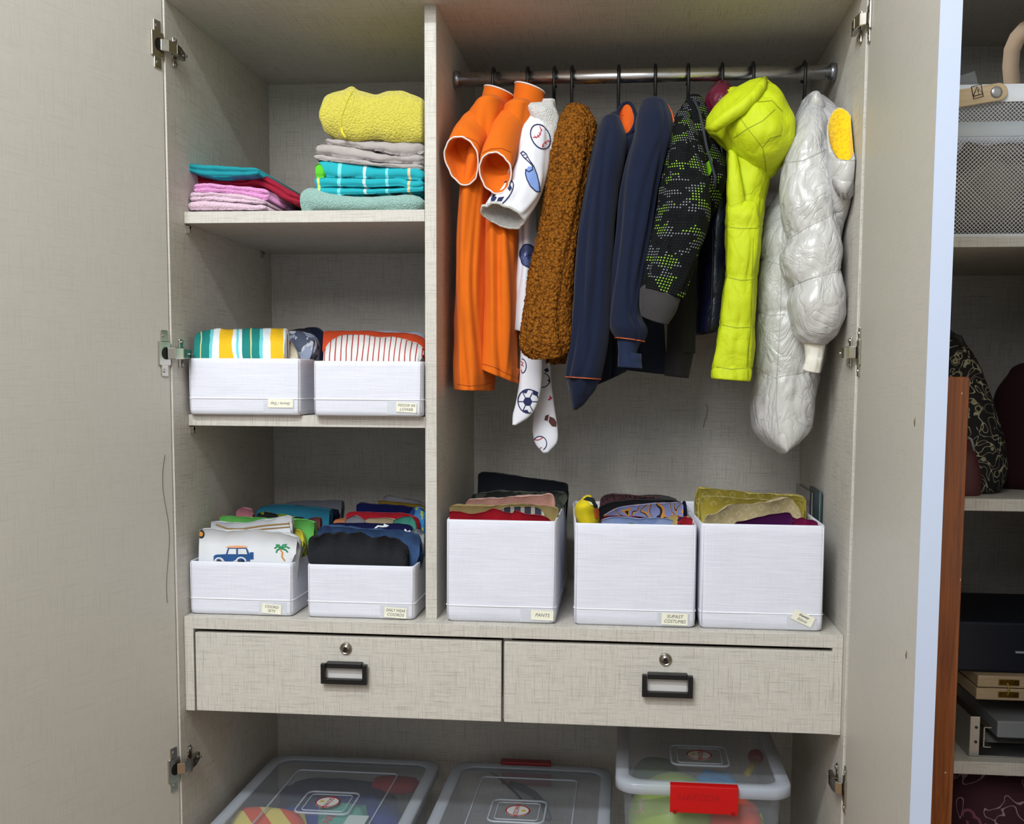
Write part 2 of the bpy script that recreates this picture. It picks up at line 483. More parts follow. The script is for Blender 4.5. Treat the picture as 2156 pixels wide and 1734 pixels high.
def slab(pts, y0, y1, zb=None, layers=1, n=7, groove=0.25, wr=0.0015, ws=30, seed=0, rnd=None, drop=0.0, lean=0.0):
    """folded cloth: pts (u, vtop, vbot) along its front; from depth y0 to y1. zb: flat bottom height"""
    rows = [np.array((p[0], p[1], p[2] if len(p) > 2 else 0.0)) for p in pts]
    it = interp(rows, n); T = len(rows) - 1.0
    rings = []
    for t, q in it:
        top = P(q[0], q[1], y0); bot = P(q[0], q[2], y0) if zb is None else Vector((top.x, y0, zb))
        h = max(0.002, top.z - bot.z); x = top.x; dy = y1 - y0
        e = min(t, T - t) * n; ins = 0.0
        r = rnd if rnd else min(h / 2, dy / 2, 0.014)
        if e < 2: ins = (0.75 if e < 0.5 else 0.3 if e < 1.5 else 0.08)
        s = r * ins
        z0, z1 = bot.z + (s if zb is None else 0), top.z - s
        ya, yb = y0 + s, y1 - s
        ring = [Vector((x, yb, z0)), Vector((x, (ya + yb) / 2, z0)), Vector((x, ya + r * .6, z0))]
        K = 5 * layers
        for i in range(K + 1):
            f = i / K; lf = (f * layers) % 1.0
            if i == K: lf = 1.0
            g = 1 - (max(0, 4 * lf * (1 - lf))) ** 0.5
            z = z0 + (z1 - z0) * f
            ring.append(Vector((x, ya + g * min(r, 0.01) * (0.7 if layers > 1 else 1.0) + lean * f, z)))
        ring += [Vector((x, ya + r * .6 + lean, z1 + 0.0002)), Vector((x, ya + (yb - ya) * .35 + lean * .8, z1 - drop * .2)), Vector((x, ya + (yb - ya) * .7 + lean * .5, z1 - drop * .6)), Vector((x, yb - r * .3, z1 - drop - r * .25)), Vector((x, yb, z1 - drop - r))]
        if wr:
            ring = [p + Vector((0, 1, 1)) * wr * (noise.noise(p * ws + Vector((seed * 3.3, 0, 0))) + .5 * noise.noise(p * ws * 2.3)) if i > 2 else p for i, p in enumerate(ring)]
        rings.append(ring)
    mb = MB().grid(rings, True, cap0=True, cap1=True)
    return mb

# ------------------------------------------------------------------ text
def text_mb(s, size, origin, ux, uz, thick=0.0004, align='CENTER', spacing=1.0, shear=0.0):
    c = bpy.data.curves.new('t', 'FONT'); c.body = s; c.size = 1.0; c.align_x = align; c.align_y = 'CENTER'
    c.space_character = spacing; c.shear = shear; c.resolution_u = 3
    o = bpy.data.objects.new('t', c); COL.objects.link(o)
    dg = bpy.context.evaluated_depsgraph_get(); dg.update()
    me = bpy.data.meshes.new_from_object(o.evaluated_get(dg))
    mb = MB(); nrm = ux.cross(uz).normalized()
    for v in me.vertices: mb.v.append(Vector(origin) + ux * v.co.x * size + uz * v.co.y * size + nrm * thick)
    mb.f = [tuple(p.vertices) for p in me.polygons]
    bpy.data.objects.remove(o); bpy.data.curves.remove(c); bpy.data.meshes.remove(me)
    return mb
#BODY
# ================================================================== room shell
tag(flat('floor', MB().box(-1.6, 2.25, -3.6, 0.75, ZF - 0.05, ZF), plain('8a6a4a', 0.4), bevel=0), kind='structure')
tag(flat('wall_back', MB().box(-1.6, 2.25, 0.66, 0.75, ZF, 2.8), plain('d9d6cc', 0.8), bevel=0), kind='structure')
tag(flat('wall_left', MB().box(-1.65, -1.6, -3.6, 0.75, ZF, 2.8), plain('d9d6cc', 0.8), bevel=0), kind='structure')

tag(flat('wall_right', MB().box(2.25, 2.3, -3.6, 0.75, ZF, 2.8), plain('d9d6cc', 0.8), bevel=0), kind='structure')
tag(flat('ceiling', MB().box(-1.65, 2.3, -3.6, 0.75, 2.8, 2.85), plain('e4e2dc', 0.8), bevel=0), kind='structure')

# ================================================================== main wardrobe
wr = thing('wardrobe', 'open greige laminate wardrobe with hanging rod, shelves and two lockable drawers', 'wardrobe', (W / 2, D / 2, ZF))
flat('side_panel', MB().box(-0.02, 0, 0, D + 0.012, ZF, ZT + 0.02), M_lam, wr)
flat('side_panel', MB().box(W, W + 0.02, 0, D + 0.012, ZF, ZT + 0.02), M_lam, wr)
flat('back_panel', MB().box(0, W, D, D + 0.012, ZF, ZT + 0.02), M_lam, wr)
flat('top_panel', MB().box(0, W, 0.002, D, ZT, ZT + 0.02), M_lam, wr)
flat('base_panel', MB().box(0, W, 0.0, D, ZB - 0.02, ZB), M_lam, wr)
flat('plinth', MB().box(0, W, 0.03, 0.048, ZF, ZB - 0.02), M_lam, wr)
flat('divider', MB().box(XD0, XD1, YS, D, DT, ZT), M_lam, wr)
for za, zb in ((S1B, S1), (S2B, S2)):
    sh = flat('shelf', MB().box(0.0005, XD0 - 0.0005, YS, D, za, zb), M_lam, wr)
    for x in (0.004, XD0 - 0.004):
        for y in (YS + (0.012 if x < .1 else .08), D - 0.07):
            pin = MB().lathe([(0.0045, -0.004), (0.0045, 0.004)], (x, y, za - 0.006), 'x', 12)
            pin.box(x - 0.004, x + 0.004, y - 0.003, y + 0.003, za - 0.018, za - 0.004)
            flat('shelf_pin', pin, M_chrome, sh, bevel=0)
fr = flat('drawer_frame', MB().box(0.0005, W - 0.0005, YD, D, DT - 0.0255, DT).box(0.0005, 0.0205, YD, D, DB, DT - 0.0255)
     .box(W - 0.0205, W - 0.0005, YD, D, DB, DT - 0.0255).box(0.672, 0.69, YD + 0.02, D, DB, DT - 0.0255), M_lam, wr)
def drawer(u0, u1, v0, v1, lock, hpx):
    a = P(u0, v0, YD); b = P(u1, v1, YD)
    x0, x1 = a.x, b.x; z0 = DB + 0.001; z1 = DT - 0.0255 - 0.0075
    d = flat('drawer', MB().box(x0, x1, YD - 0.001, YD + 0.017, z0, z1).box(x0 + 0.012, x1 - 0.012, YD + 0.017, D - 0.05, z0 + 0.012, z1 - 0.03), M_lam, wr, bevel=0.0012)
    c = P(lock[0], lock[1], YD); c.y = YD - 0.001
    r = lock[2]
    lk = obj('lock', MB().lathe([(r, 0), (r, -0.0025), (r * .88, -0.0045), (r * .82, -0.0045), (r * .76, -0.003), (r * .62, -0.003), (r * .58, -0.0055), (r * .1, -0.006)], c, 'y', 32), plain('a39d92', 0.25, 1.0), d)
    obj('keyhole', MB().lathe([(r * .34, -0.0052), (r * .34, -0.0064)], c, 'y', 20).box(c.x - .0006, c.x + .0006, YD - .0082, YD - .0063, c.z - .0022, c.z + .0022), M_blackp, lk, smooth=False)
    h0 = P(hpx[0], hpx[1], YD - .01); h1 = P(hpx[2], hpx[3], YD - .01)
    hx0, hx1, hz1, hz0 = h0.x, h1.x, h0.z, h1.z
    y0, y1 = YD - .018, YD - .008; t = 0.0095
    hb = flat('handle', MB().box(hx0, hx0 + t, y0, y1, hz0, hz1 - .002).box(hx1 - t, hx1, y0, y1, hz0, hz1 - .002).box(hx0 + t, hx1 - t, y0, y1, hz0, hz0 + t * 1.15), M_blackp, d, bevel=0.0008)
    flat('handle_bar', MB().box(hx0 + t + .001, hx1 - t - .001, YD - .016, YD - .001, hz1 - .011, hz1 + .001), M_blackp, hb, bevel=0.002)
    flat('handle_plate', MB().box(hx0 + t + .002, hx1 - t - .002, YD - .0035, YD - .001, hz0 + .006, hz1 - .011), plain('cfccc8', 0.5), hb, bevel=0)
drawer(411, 1055, 1324, 1523, (729, 1364, .0126), (677, 1393, 774, 1440))
drawer(1062, 1752, 1347, 1548, (1401, 1387, .0128), (1352, 1416, 1458, 1468))
# rod
ry = 0.275
za = PX(962, 172, XD1 + .002).z; ra = P(1300, 161, ry)
rod = obj('hanging_rod', MB().tube([(XD1 + .001, ry, ra.z), (W - .001, ry, ra.z)], .0155, 32), plain('dddcda', 0.28, 1.0), wr)
RZ = ra.z
for x, s in ((XD1 + .0005, 1), (W - .0005, -1)):
    obj('rod_flange', MB().lathe([(.0185, 0), (.0185, .011 * s), (.0165, .0125 * s)], (x, ry, RZ), 'x', 28), plain('aeb2ba', 0.35, 1.0), rod)
# doors
def door(side):
    if side < 0: o = Vector((-0.003, -0.004)); d = Vector((-math.sin(math.radians(17)), -math.cos(math.radians(17)))); L = 0.67
    else:
        o = Vector((W + 0.004, -0.004)); e = Vector((1.3105, -0.6)); d = (e - o).normalized(); L = (e - o).length
    n = Vector((-d.y, d.x)) * (1 if side < 0 else -1)   # inner side of the door
    if (n.x > 0) != (side < 0): n = -n
    th = 0.0265
    def q(s, k, z): p = o + d * s + n * k; return Vector((p.x, p.y, z))
    mb = MB(); b = [q(s, k, z) for z in (ZB - .02, ZT + .018) for k in (0, -th) for s in (0, L)]
    mb.v = b; mb.f = [(0, 2, 3, 1), (4, 5, 7, 6), (0, 1, 5, 4), (2, 6, 7, 3), (0, 4, 6, 2), (1, 3, 7, 5)]
    dr = flat('door', mb, M_door, wr)
    eb = MB(); eb.v = [q(s, k, z) for z in (ZB - .0195, ZT + .0175) for k in (.0004, -th - .0004) for s in (L - .0002, L + .0012)]
    eb.f = list(mb.f); flat('edge_band', eb, M_edge, dr, bevel=0, label='bluish white edge band of the door')
    if side > 0:
        for u, v in ((1930, 888), (1912, 1378)):
            dd = ray(u, v); s_ = 0.5
            for s_ in np.linspace(0.2, L, 400):
                p = q(s_, 0, 0); 
                if abs((p.x - CAM.x) / (p.y - CAM.y) - dd.x / dd.y) < 0.0015: break
            z = CAM.z + dd.z * (q(s_, 0, 0).y - CAM.y) / dd.y
            obj('dent', MB().tube([q(s_ - .001, .0003, z - .006), q(s_, .0006, z), q(s_ + .001, .0003, z + .006)], [.0004, .0014, .0004], 6), plain('6a5a48', 0.8), dr)
    return q, dr
def hinge(q, side, z, tilt=0.0):
    x = 0 if side < 0 else W; s = 1 if side < 0 else -1
    mb = MB()
    rr = lambda a0, a1, k0, k1, z0, z1: [q(a, k, zz) for zz in (z0, z1) for k in (k0, k1) for a in (a0, a1)]
    F6 = [(0, 2, 3, 1), (4, 5, 7, 6), (0, 1, 5, 4), (2, 6, 7, 3), (0, 4, 6, 2), (1, 3, 7, 5)]
    def bx(m, vv): b = len(m.v); m.v += vv; m.f += [tuple(b + i for i in f) for f in F6]; return m
    bx(mb, rr(.007, .026, .0002, .003, z - .046, z + .046)); bx(mb, rr(.001, .0335, .0002, .0045, z - .024, z + .024))
    h = flat('hinge', mb, M_chrome, wr, bevel=0.0012)
    obj('cup', MB().tube([q(.014, -.0005, z), q(.014, .0052, z)], .0125, 20), plain('201d1a', .4, .6), h, smooth=False)
    for dz in (-.035, .035):
        obj('screw', MB().tube([q(.017, .0025, z + dz), q(.017, .0045, z + dz)], .0042, 12), M_steel, h, smooth=False)
    def beam(m, pts, w, hh):
        rg = []
        for i, p in enumerate(pts):
            a = pts[max(0, i - 1)]; c = pts[min(len(pts) - 1, i + 1)]; dd = Vector((c[0] - a[0], c[1] - a[1], 0)).normalized(); nn = Vector((-dd.y, dd.x, 0))
            w_ = w[i] if isinstance(w, (list, tuple)) else w; h_ = hh[i] if isinstance(hh, (list, tuple)) else hh
            b = Vector((p[0], p[1], z + (p[2] if len(p) > 2 else 0)))
            rg.append([b + nn * w_ + Vector((0, 0, h_)), b - nn * w_ + Vector((0, 0, h_)), b - nn * w_ - Vector((0, 0, h_)), b + nn * w_ - Vector((0, 0, h_))])
        return m.grid(rg, True, cap0=True, cap1=True)
    a = q(.012, .006, z); b_ = q(.001, .018, z)
    beamo = beam(MB(), [(a.x, a.y), ((a.x + x) / 2 + s * .012, (a.y) / 2 - .002), (x + s * .017, .008), (x + s * .018, .02)], .002, [.011, .0115, .0115, .010])
    flat('arm', beamo, M_chrome, h, bevel=0.001)
    body = beam(MB(), [(x + s * .013, .012), (x + s * .014, .03, tilt * .3), (x + s * .010, .062, tilt)], [.007, .006, .004], [.010, .010, .008])
    ab = flat('arm_base', body, plain('8d8578', 0.22, 1.0), h, bevel=0.0012)
    mp = MB().box(*sorted((x, x + s * .004)), .028, .044, z - .028, z + .030)
    flat('mounting_plate', mp, M_chrome, h, bevel=0.0015)
    for dz in (-.022, .024):
        flat('screw', MB().lathe([(.004, 0), (.004, s * .003)], (x + s * .004, .036, z + dz), 'x', 12), M_steel, h, bevel=0)
    for yy in (.03, .055):
        flat('adjuster', MB().lathe([(.0028, 0), (.0028, s * .003)], (x + s * .017, yy, z + tilt * .7), 'x', 12), M_steel, h, bevel=0)
ql, dl = door(-1); qr, drr = door(1)
for v in (100, 744, 1610):
    hinge(ql, -1, P(350, v, 0).z)
for v in (45, 742, 1655):
    hinge(qr, 1, P(1810, v, 0).z)
# a loose hair stuck on the wardrobe's back panel and left door
hair = [P(1487 + du, v, D - .001) for du, v in ((0, 850), (3, 862), (1, 875), (-4, 888), (-6, 900))]
obj('hair_strand', MB().tube(hair, .0005, 5), plain('2c2a26', 0.6), wr)
z_a, z_b = P(350, 955, 0).z, P(350, 1262, 0).z
hs = [ql(.020 + .010 * math.sin(i * .35) * (1 - i / 40), .0007, z_a + (z_b - z_a) * i / 24) for i in range(25)]
obj('hair_strand', MB().tube(hs, .0004, 5), plain('3a3732', 0.6), dl)

# ================================================================== storage bins
def rrect(x0, x1, y0, y1, z, r=0.012, k=5, wob=0.0, seed=0):
    pts = []
    for cx, cy, a0 in ((x1 - r, y0 + r, -90), (x1 - r, y1 - r, 0), (x0 + r, y1 - r, 90), (x0 + r, y0 + r, 180)):
        for i in range(k): a = math.radians(a0 + 90 * i / (k - 1)); pts.append((cx + r * math.cos(a), cy + r * math.sin(a)))
    out = []
    for i in range(len(pts)):
        a, b = pts[i], pts[(i + 1) % len(pts)]
        L = math.hypot(b[0] - a[0], b[1] - a[1]); n = 10 if L > .05 else 1
        for j in range(n):
            px, py = a[0] + (b[0] - a[0]) * j / n, a[1] + (b[1] - a[1]) * j / n
            if wob:
                f = math.sin(PI * j / n) if n > 1 else 0
                nx, ny = (b[1] - a[1]) / max(L, 1e-6), -(b[0] - a[0]) / max(L, 1e-6)
                o = wob * f * noise.noise(Vector((px * 9 + seed, py * 9, z * 9)))
                px += nx * o; py += ny * o
            out.append(Vector((px, py, z)))
    return out
BINS = {}
def bin_(key, label, x0, x1, y0, y1, z0, z1, paper=None, lines=(), rot=0.0, flip=False, top_in=0.0, sink=0.0, seed=0, wob=0.006, fl=0.0):
    t = thing('storage_bin', label, 'storage box', ((x0 + x1) / 2, (y0 + y1) / 2, z0), 'white fabric storage bins in the wardrobe')
    h = z1 - z0; rg = []
    for f, off in ((0, .006), (.02, .001), (.1, 0), (.3, 0), (.5, 0), (.7, 0), (.9, 0), (.985, 0.0), (1.0, .0012)):
        s = off + top_in * f
        rg.append(rrect(x0 + s, x1 - s, y0 + s, y1 - s, z0 + h * f, .009 + .002 * f, 5, wob * math.sin(PI * min(1, f)), seed))
    for f, off in ((1.0, .0035), (.97, .0042), (.6, .005), (.06, .006)):
        s = off + top_in * f
        rg.append(rrect(x0 + s, x1 - s, y0 + s, y1 - s, z0 + h * f, .008, 5, wob * math.sin(PI * f), seed))
    mb = MB().grid(rg, True, cap0=True, cap1=True)
    for p in mb.v:
        fx = max(0, (x1 - p.x) / (x1 - x0)) * (p.y - y0) / (y1 - y0); p.x -= fl * fx * (.35 + .65 * (p.z - z0) / h)
    obj('bin_body', mb, M_bin, t)
    zs = z0 + .034
    band = MB(); ring = rrect(x0 - .0006, x1 + .0006, y0 - .0006, y1 + .0006, zs, .0105, 5, wob * math.sin(PI * .034 / h), seed)
    obj('seam', MB().tube(ring, .0011, 5, closed=True), plain('f0f1f6', 0.6), t)
    for xx in (x0 + .004, x1 - .004):
        obj('corner_seam', MB().tube([(xx, y0 - .0004, z0 + .008), (xx, y0 - .0006, z0 + h * .5), (xx, y0 - .0002, z1 - .003)], .0007, 5), plain('f0f1f6', 0.6), t)
    if paper:
        u0, v0, u1, v1 = paper
        a = P(u0, v0, y0 - .003); b = P(u1, v1, y0 - .003); cx, cz = (a.x + b.x) / 2, (a.z + b.z) / 2
        hw, hh = abs(b.x - a.x) / 2, abs(a.z - b.z) / 2
        px1 = x1 - .012; pw = hw * 2 + .012
        fm = MB().box(px1 - max(pw, .06), px1, y0 - .0018, y0 - .0010, z0 + .004, zs - .003)
        flat('label_pocket', fm, M_pocket, t, bevel=0)
        ux = Vector((math.cos(rot), 0, math.sin(rot))); uz = Vector((-math.sin(rot), 0, math.cos(rot)))
        c = Vector((cx, y0 - .0027, cz))
        pm = MB(); pm.v = [c + ux * sx * hw + uz * sz * hh + Vector((0, dy, 0)) for dy in (0, .0007) for sz in (-1, 1) for sx in (-1, 1)]
        pm.f = [(0, 1, 3, 2), (4, 6, 7, 5), (0, 4, 5, 1), (2, 3, 7, 6), (0, 2, 6, 4), (1, 5, 7, 3)]
        pp = flat('paper_label', pm, M_paper, t, bevel=0)
        if flip: ux, uz = -ux, -uz
        n = len(lines)
        for i, sline in enumerate(lines):
            zz = (0 if n == 1 else (hh * .42 if i == 0 else -hh * .42))
            tm = text_mb(sline, hh * (.95 if n == 1 else .8), c + uz * zz, ux, uz, .0004, shear=0.25)
            cc = c + uz * zz; wd_ = max(abs((p - cc).dot(ux)) for p in tm.v)
            if wd_ > hw * .86: tm.v = [cc + ux * ((p - cc).dot(ux) * hw * .86 / wd_) + uz * (p - cc).dot(uz) + Vector((0, (p - cc).y, 0)) for p in tm.v]
            obj('handwriting', tm, M_ink, pp, smooth=False)
            if key == 'L3' and i == 0:
                obj('handwriting', MB().box(-hw * .5, hw * .5, -.0002, .0002, -hh * .05, hh * .05).tfm(Matrix.Translation(c + uz * zz + Vector((0, -.0006, 0))) @ Matrix.Rotation(-rot, 4, 'Y')), M_ink, pp, smooth=False)
    BINS[key] = (x0, x1, y0, y1, z0, z1)
def bx_(u0, u1, v, y): return P(u0, v, y).x, P(u1, v, y).x
x0, x1 = bx_(396, 631, 810, .052); bin_('b1', 'low white fabric bin on the middle shelf, left one, holding striped shorts', x0, x1, .052, .42, S2 + .0005, P(500, 754, .052).z, (564, 840, 617, 858), ('Shorts / Day',), 0.0, True, seed=1)
x0, x1 = bx_(659, 891, 810, .045); bin_('b2', 'low white fabric bin on the middle shelf, right one, holding red-striped top', x0, XD0 - .002, .045, .42, S2 + .0005, P(780, 760, .045).z, (834, 847, 877, 868), ('INDOOR WR', 'LOWER'), -.05, seed=2)
x0, x1 = bx_(394, 615, 1240, .05); bin_('b3', 'low white fabric bin on the drawer top, far left, with car print shirt in front', max(x0, .003), x1, .05, .42, DT + .0005, P(500, 1183, .05).z, (551, 1271, 592, 1292), ('COORD', 'SETS'), -.08, seed=3)
x0, x1 = bx_(646, 872, 1240, .05); bin_('b4', 'low white fabric bin on the drawer top beside the divider, black shorts in front', x0, x1, .05, .42, DT + .0005, P(760, 1190, .05).z, (809, 1278, 856, 1301), ('DAILY WEAR', 'COORDS'), -.05, seed=4)
x0, x1 = bx_(939, 1170, 1200, .05); bin_('L1', 'tall white fabric bin under the orange shirts, labelled pants', x0, x1, .05, .43, DT + .0005, P(1050, 1095, .05).z, (1118, 1284, 1165, 1306), ('PANTS',), -.03, seed=5)
x0, x1 = bx_(1209, 1466, 1200, .05); bin_('L2', 'tall white fabric bin in the middle of the three large ones', x0, x1, .05, .43, DT + .0005, P(1335, 1103, .05).z, (1393, 1290, 1448, 1316), ('SUPAST', 'COSTUMES'), -.02, seed=6, fl=.026)
x0, x1 = bx_(1475, 1736, 1200, .05); bin_('L3', 'tall white fabric bin at the right end, filled with gold brocade clothes', x0, x1, .05, .43, DT + .0005, P(1600, 1104, .05).z, (1668, 1290, 1714, 1313), ('Funny', 'Ethnic'), -.42, seed=7, fl=.022)
# ================================================================== hangers on the rod
def hanger(u, v, label, drop, half=.13):
    x = P(u, v, ry).x; r = .0185
    t = thing('coat_hanger', label, 'hanger', (x, ry, RZ), 'black plastic hangers on the rod')
    pts = []
    for i in range(17):
        a = math.radians(200 - i * 15.5)   # over the rod from behind to the front
        pts.append(Vector((x, ry - math.cos(a + PI) * -r * 1.0, RZ + math.sin(a) * r)) if False else Vector((x, ry + r * 1.0 * math.cos(math.radians(200 - 180 + i * 10)), RZ + r * math.sin(math.radians(20 + i * 10)) + .001)))
    pts = [Vector((x, ry + r + .001, RZ - .016))] + [Vector((x, ry + r * 1.08 * math.cos(math.radians(i * 15)), RZ + .001 + r * 1.12 * math.sin(math.radians(i * 15)))) for i in range(0, 13)]
    pts += [Vector((x, ry - r * 1.0, RZ - .02)), Vector((x, ry - r * .7, RZ - .045)), Vector((x, ry - r * .2, RZ - drop + .012)), Vector((x, ry, RZ - drop - .006))]
    obj('hook', MB().tube(pts, .0036, 8), M_blackp, t)
    sh = [Vector((x, ry - half, RZ - drop - .055)), Vector((x, ry - half * .55, RZ - drop - .028)), Vector((x, ry, RZ - drop - .004)), Vector((x, ry + half * .55, RZ - drop - .028)), Vector((x, ry + half, RZ - drop - .055))]
    obj('shoulder_bar', MB().tube(sh, .0045, 8), M_blackp, t)
    obj('lower_bar', MB().tube([Vector((x, ry - half, RZ - drop - .055)), Vector((x, ry + half, RZ - drop - .055))], .003, 8), M_blackp, t)
HG = [(1040, 'black plastic hanger at the left end of the rod, in first orange shirt', .035), (1112, 'black plastic hanger in the second orange shirt', .035),
      (1168, 'black plastic hanger above the white sports-print jacket', .06), (1205, 'black plastic hanger above the brown teddy jacket', .085),
      (1303, 'black plastic hanger in the navy jacket with orange collar lining', .085), (1380, 'black plastic hanger in the second navy jacket', .075),
      (1449, 'black plastic hanger in the dotted black jacket', .075), (1520, 'black plastic hanger in the jacket with maroon hood', .06),
      (1585, 'black plastic hanger in the neon yellow puffer jacket', .055), (1693, 'black plastic hanger at the right end, in the white puffer jacket', .075)]
for u, l, dr_ in HG: hanger(u, 150, l, dr_, .12 if u not in (1040, 1112) else .1)

def garment(name, label, cat, u, v, y=.275):
    return thing(name, label, cat, P(u, v, y), 'children\'s clothes hanging from the rod')
def ob(name, mb, m, parent, **k): return obj(name, mb, m, parent, **k)

# ------------------------------------------------------------------ orange polo shirts
M_or = cloth('dc6a10', .15, .9, 1400, .16, .08); M_cream = cloth('e4d8d2', .1, .8, 1400, .1, .05)
g = garment('polo_shirt', 'first orange polo shirt with white-piped cuff, leftmost on the rod', 'shirt', 1040, 200)
b = loft([R(232, 1004, 1072), R(262, 985, 1075), R(330, 978, 1060), R(400, 972, 1040), R(500, 966, 1034), R(600, 963, 1030), R(700, 961, 1034), R(770, 960, 1038), R(820, 963, 1036, sl=2)], y=.22, ty=.10, n=10, m=64, crease=0.1, nc=4, fold=.10, nf=4, ph=1.2, wr=.004, ws=10, seed=1, sq=.9)
ob('body', b, M_or, g); tB = bvh(b)
ob('hem_stitch', stroke(tB, [(964, 808), (985, 812), (1010, 811), (1034, 806)], 1.2), plain('a8480a', .9), g)
ob('back_tail', loft([R(640, 962, 985), R(720, 960, 980), R(767, 957, 984)], y=.30, ty=.03, n=6, m=24, wr=.002), M_or, g)
s = loft([O(1008, 222, 1050, 246, .19, .03), O(982, 240, 1045, 270, .17, .04), O(962, 268, 1032, 296, .145, .04, .012), O(947, 300, 1017, 316, .115, .03, .03), O(936, 328, 1008, 346, .095, .012, .045)], depth=.06, n=8, m=56, fold=.05, nf=3, wr=.002, ws=22, seed=2)
sl = ob('sleeve', s, M_or, g); liner(s, M_or, sl, .07); piping(s, .0018, M_cream, sl, amp=.0012)
tS = bvh(s); ob('cuff_seam', stroke(tS, [(948, 293), (965, 289), (985, 290), (1003, 298), (1010, 310)], 1.2), plain('b5500c', .9), sl)
c = loft([O(1002, 246, 1072, 240, .24, .05), O(1012, 215, 1074, 222, .235, .042), O(1020, 183, 1082, 204, .225, .034)], n=8, m=48, wr=.001)
cl = ob('collar', c, M_or, g); liner(c, M_or, cl, .03); piping(c, .0018, M_cream, cl)
g = garment('polo_shirt', 'second orange polo shirt, its raised collar touching the rod', 'shirt', 1112, 200)
b = loft([R(240, 1060, 1135), R(280, 1050, 1135), R(400, 1040, 1110), R(460, 1026, 1094), R(560, 1022, 1092), R(660, 1019, 1094), R(740, 1014, 1092), O(1011, 772, 1092, 806)], y=.235, ty=.10, n=10, m=64, crease=0.12, nc=4, fold=.12, nf=3, ph=.2, wr=.004, ws=9, seed=3, sq=.9)
ob('body', b, M_or, g); tB = bvh(b)
ob('hem_stitch', stroke(tB, [(1014, 765), (1040, 772), (1066, 785), (1090, 797)], 1.2), plain('a8480a', .9), g)
s = loft([O(1052, 238, 1106, 250, .17, .03), O(1034, 262, 1098, 276, .15, .04), O(1022, 300, 1088, 312, .12, .034, .012), O(1013, 333, 1081, 341, .095, .024, .026), O(1010, 358, 1077, 368, .08, .010, .038)], depth=.06, n=8, m=56, fold=.05, nf=3, ph=1, wr=.002, ws=22, seed=4)
sl = ob('sleeve', s, M_or, g); liner(s, M_or, sl, .07); piping(s, .0018, M_cream, sl, amp=.0012)
tS = bvh(s); ob('cuff_seam', stroke(tS, [(1016, 322), (1035, 313), (1055, 312), (1075, 320)], 1.2), plain('b5500c', .9), sl)
c = loft([O(1070, 240, 1146, 245, .24, .045), O(1080, 208, 1146, 218, .232, .04), O(1084, 176, 1147, 196, .222, .032)], n=8, m=48, wr=.001)
cl = ob('collar', c, M_or, g); liner(c, M_or, cl, .03); piping(c, .0018, M_cream, cl)

# ------------------------------------------------------------------ white sports-print jacket
M_wc = cloth('e3e4ea', .15, .85, 1500, .12, .05); M_fl = fleece('b9b8b5', 'd8d7d2', 420, .7, .003)
M_navy_ink = plain('1b2350', .85); M_rink = plain('c02a40', .85); M_bink = plain('7f9bd6', .85); M_brink = plain('5a3330', .85); M_slate = plain('4a5680', .85)
g = garment('sports_print_jacket', 'white fleece-lined jacket printed with balls and bats, between orange shirts and brown jacket', 'jacket', 1160, 240)
b = loft([R(262, 1105, 1170), R(400, 1090, 1150), R(470, 1085, 1140), R(540, 1084, 1142), R(600, 1078, 1138), R(650, 1073, 1132), O(1069, 692, 1128, 706)], y=.25, ty=.07, n=10, m=56, crease=0.12, nc=4, fold=.09, nf=5, ph=2, wr=.003, ws=16, seed=5)
bo = ob('body', b, M_wc, g); tb = bvh(b)
f1 = loft([R(690, 1100, 1140), R(735, 1096, 1142), R(800, 1093, 1141), R(845, 1086, 1133), O(1079, 872, 1116, 876), O(1078, 892, 1090, 894)], y=.21, ty=.010, n=8, m=40, wr=.0012, end='dome', start='dome', sq=.8)
f2 = loft([R(690, 1130, 1158), R(780, 1136, 1160), R(850, 1126, 1167), R(900, 1121, 1174), O(1126, 932, 1173, 930), O(1140, 950, 1158, 949)], y=.27, ty=.009, n=8, m=40, wr=.0012, end='dome', start='dome', sq=.8)
fo1 = ob('front_flap', f1, M_wc, g); fo2 = ob('back_flap', f2, M_wc, g)
s = loft([O(1106, 246, 1152, 240, .19, .025), O(1096, 266, 1164, 262, .19, .045), O(1086, 305, 1160, 308, .175, .05), O(1072, 352, 1153, 360, .155, .052), O(1052, 396, 1140, 412, .135, .046, .004), O(1030, 424, 1120, 446, .115, .034, .012), O(1014, 441, 1104, 465, .1, .026, .018)], depth=.05, n=8, m=64, crease=0.14, nc=4, fold=.05, nf=4, ph=.6, wr=.003, ws=22, seed=6)
so = ob('sleeve', s, M_wc, g); liner(s, M_fl, so, .07, f0=.9); piping(s, .003, fleece('e4e3dc', 'd8d8d0', 500, .8, .003), so, name='fleece_trim', amp=.001)
c = loft([O(1150, 330, 1168, 325, .17, .012), O(1138, 285, 1174, 278, .17, .02), O(1116, 250, 1176, 250, .18, .035), O(1099, 232, 1174, 236, .19, .042), O(1102, 214, 1166, 210, .19, .03, -.012)], rec=0, n=8, m=56, wr=.005, ws=45, seed=7)
co = ob('fleece_collar', c, M_fl, g, label='grey fleece collar lining'); liner(c, M_fl, co, .04)
ts, tf1, tf2 = bvh(s, c), bvh(f1), bvh(f2)
def pr(mb, m, parent, label=None, kind=None):
    if mb.f: obj('print', mb, m, parent, label=label, kind=kind)
pr(join(stroke(ts, arc(1138, 288, 19, 27, rot=-25), 2.4, closed=True)), M_navy_ink, so)
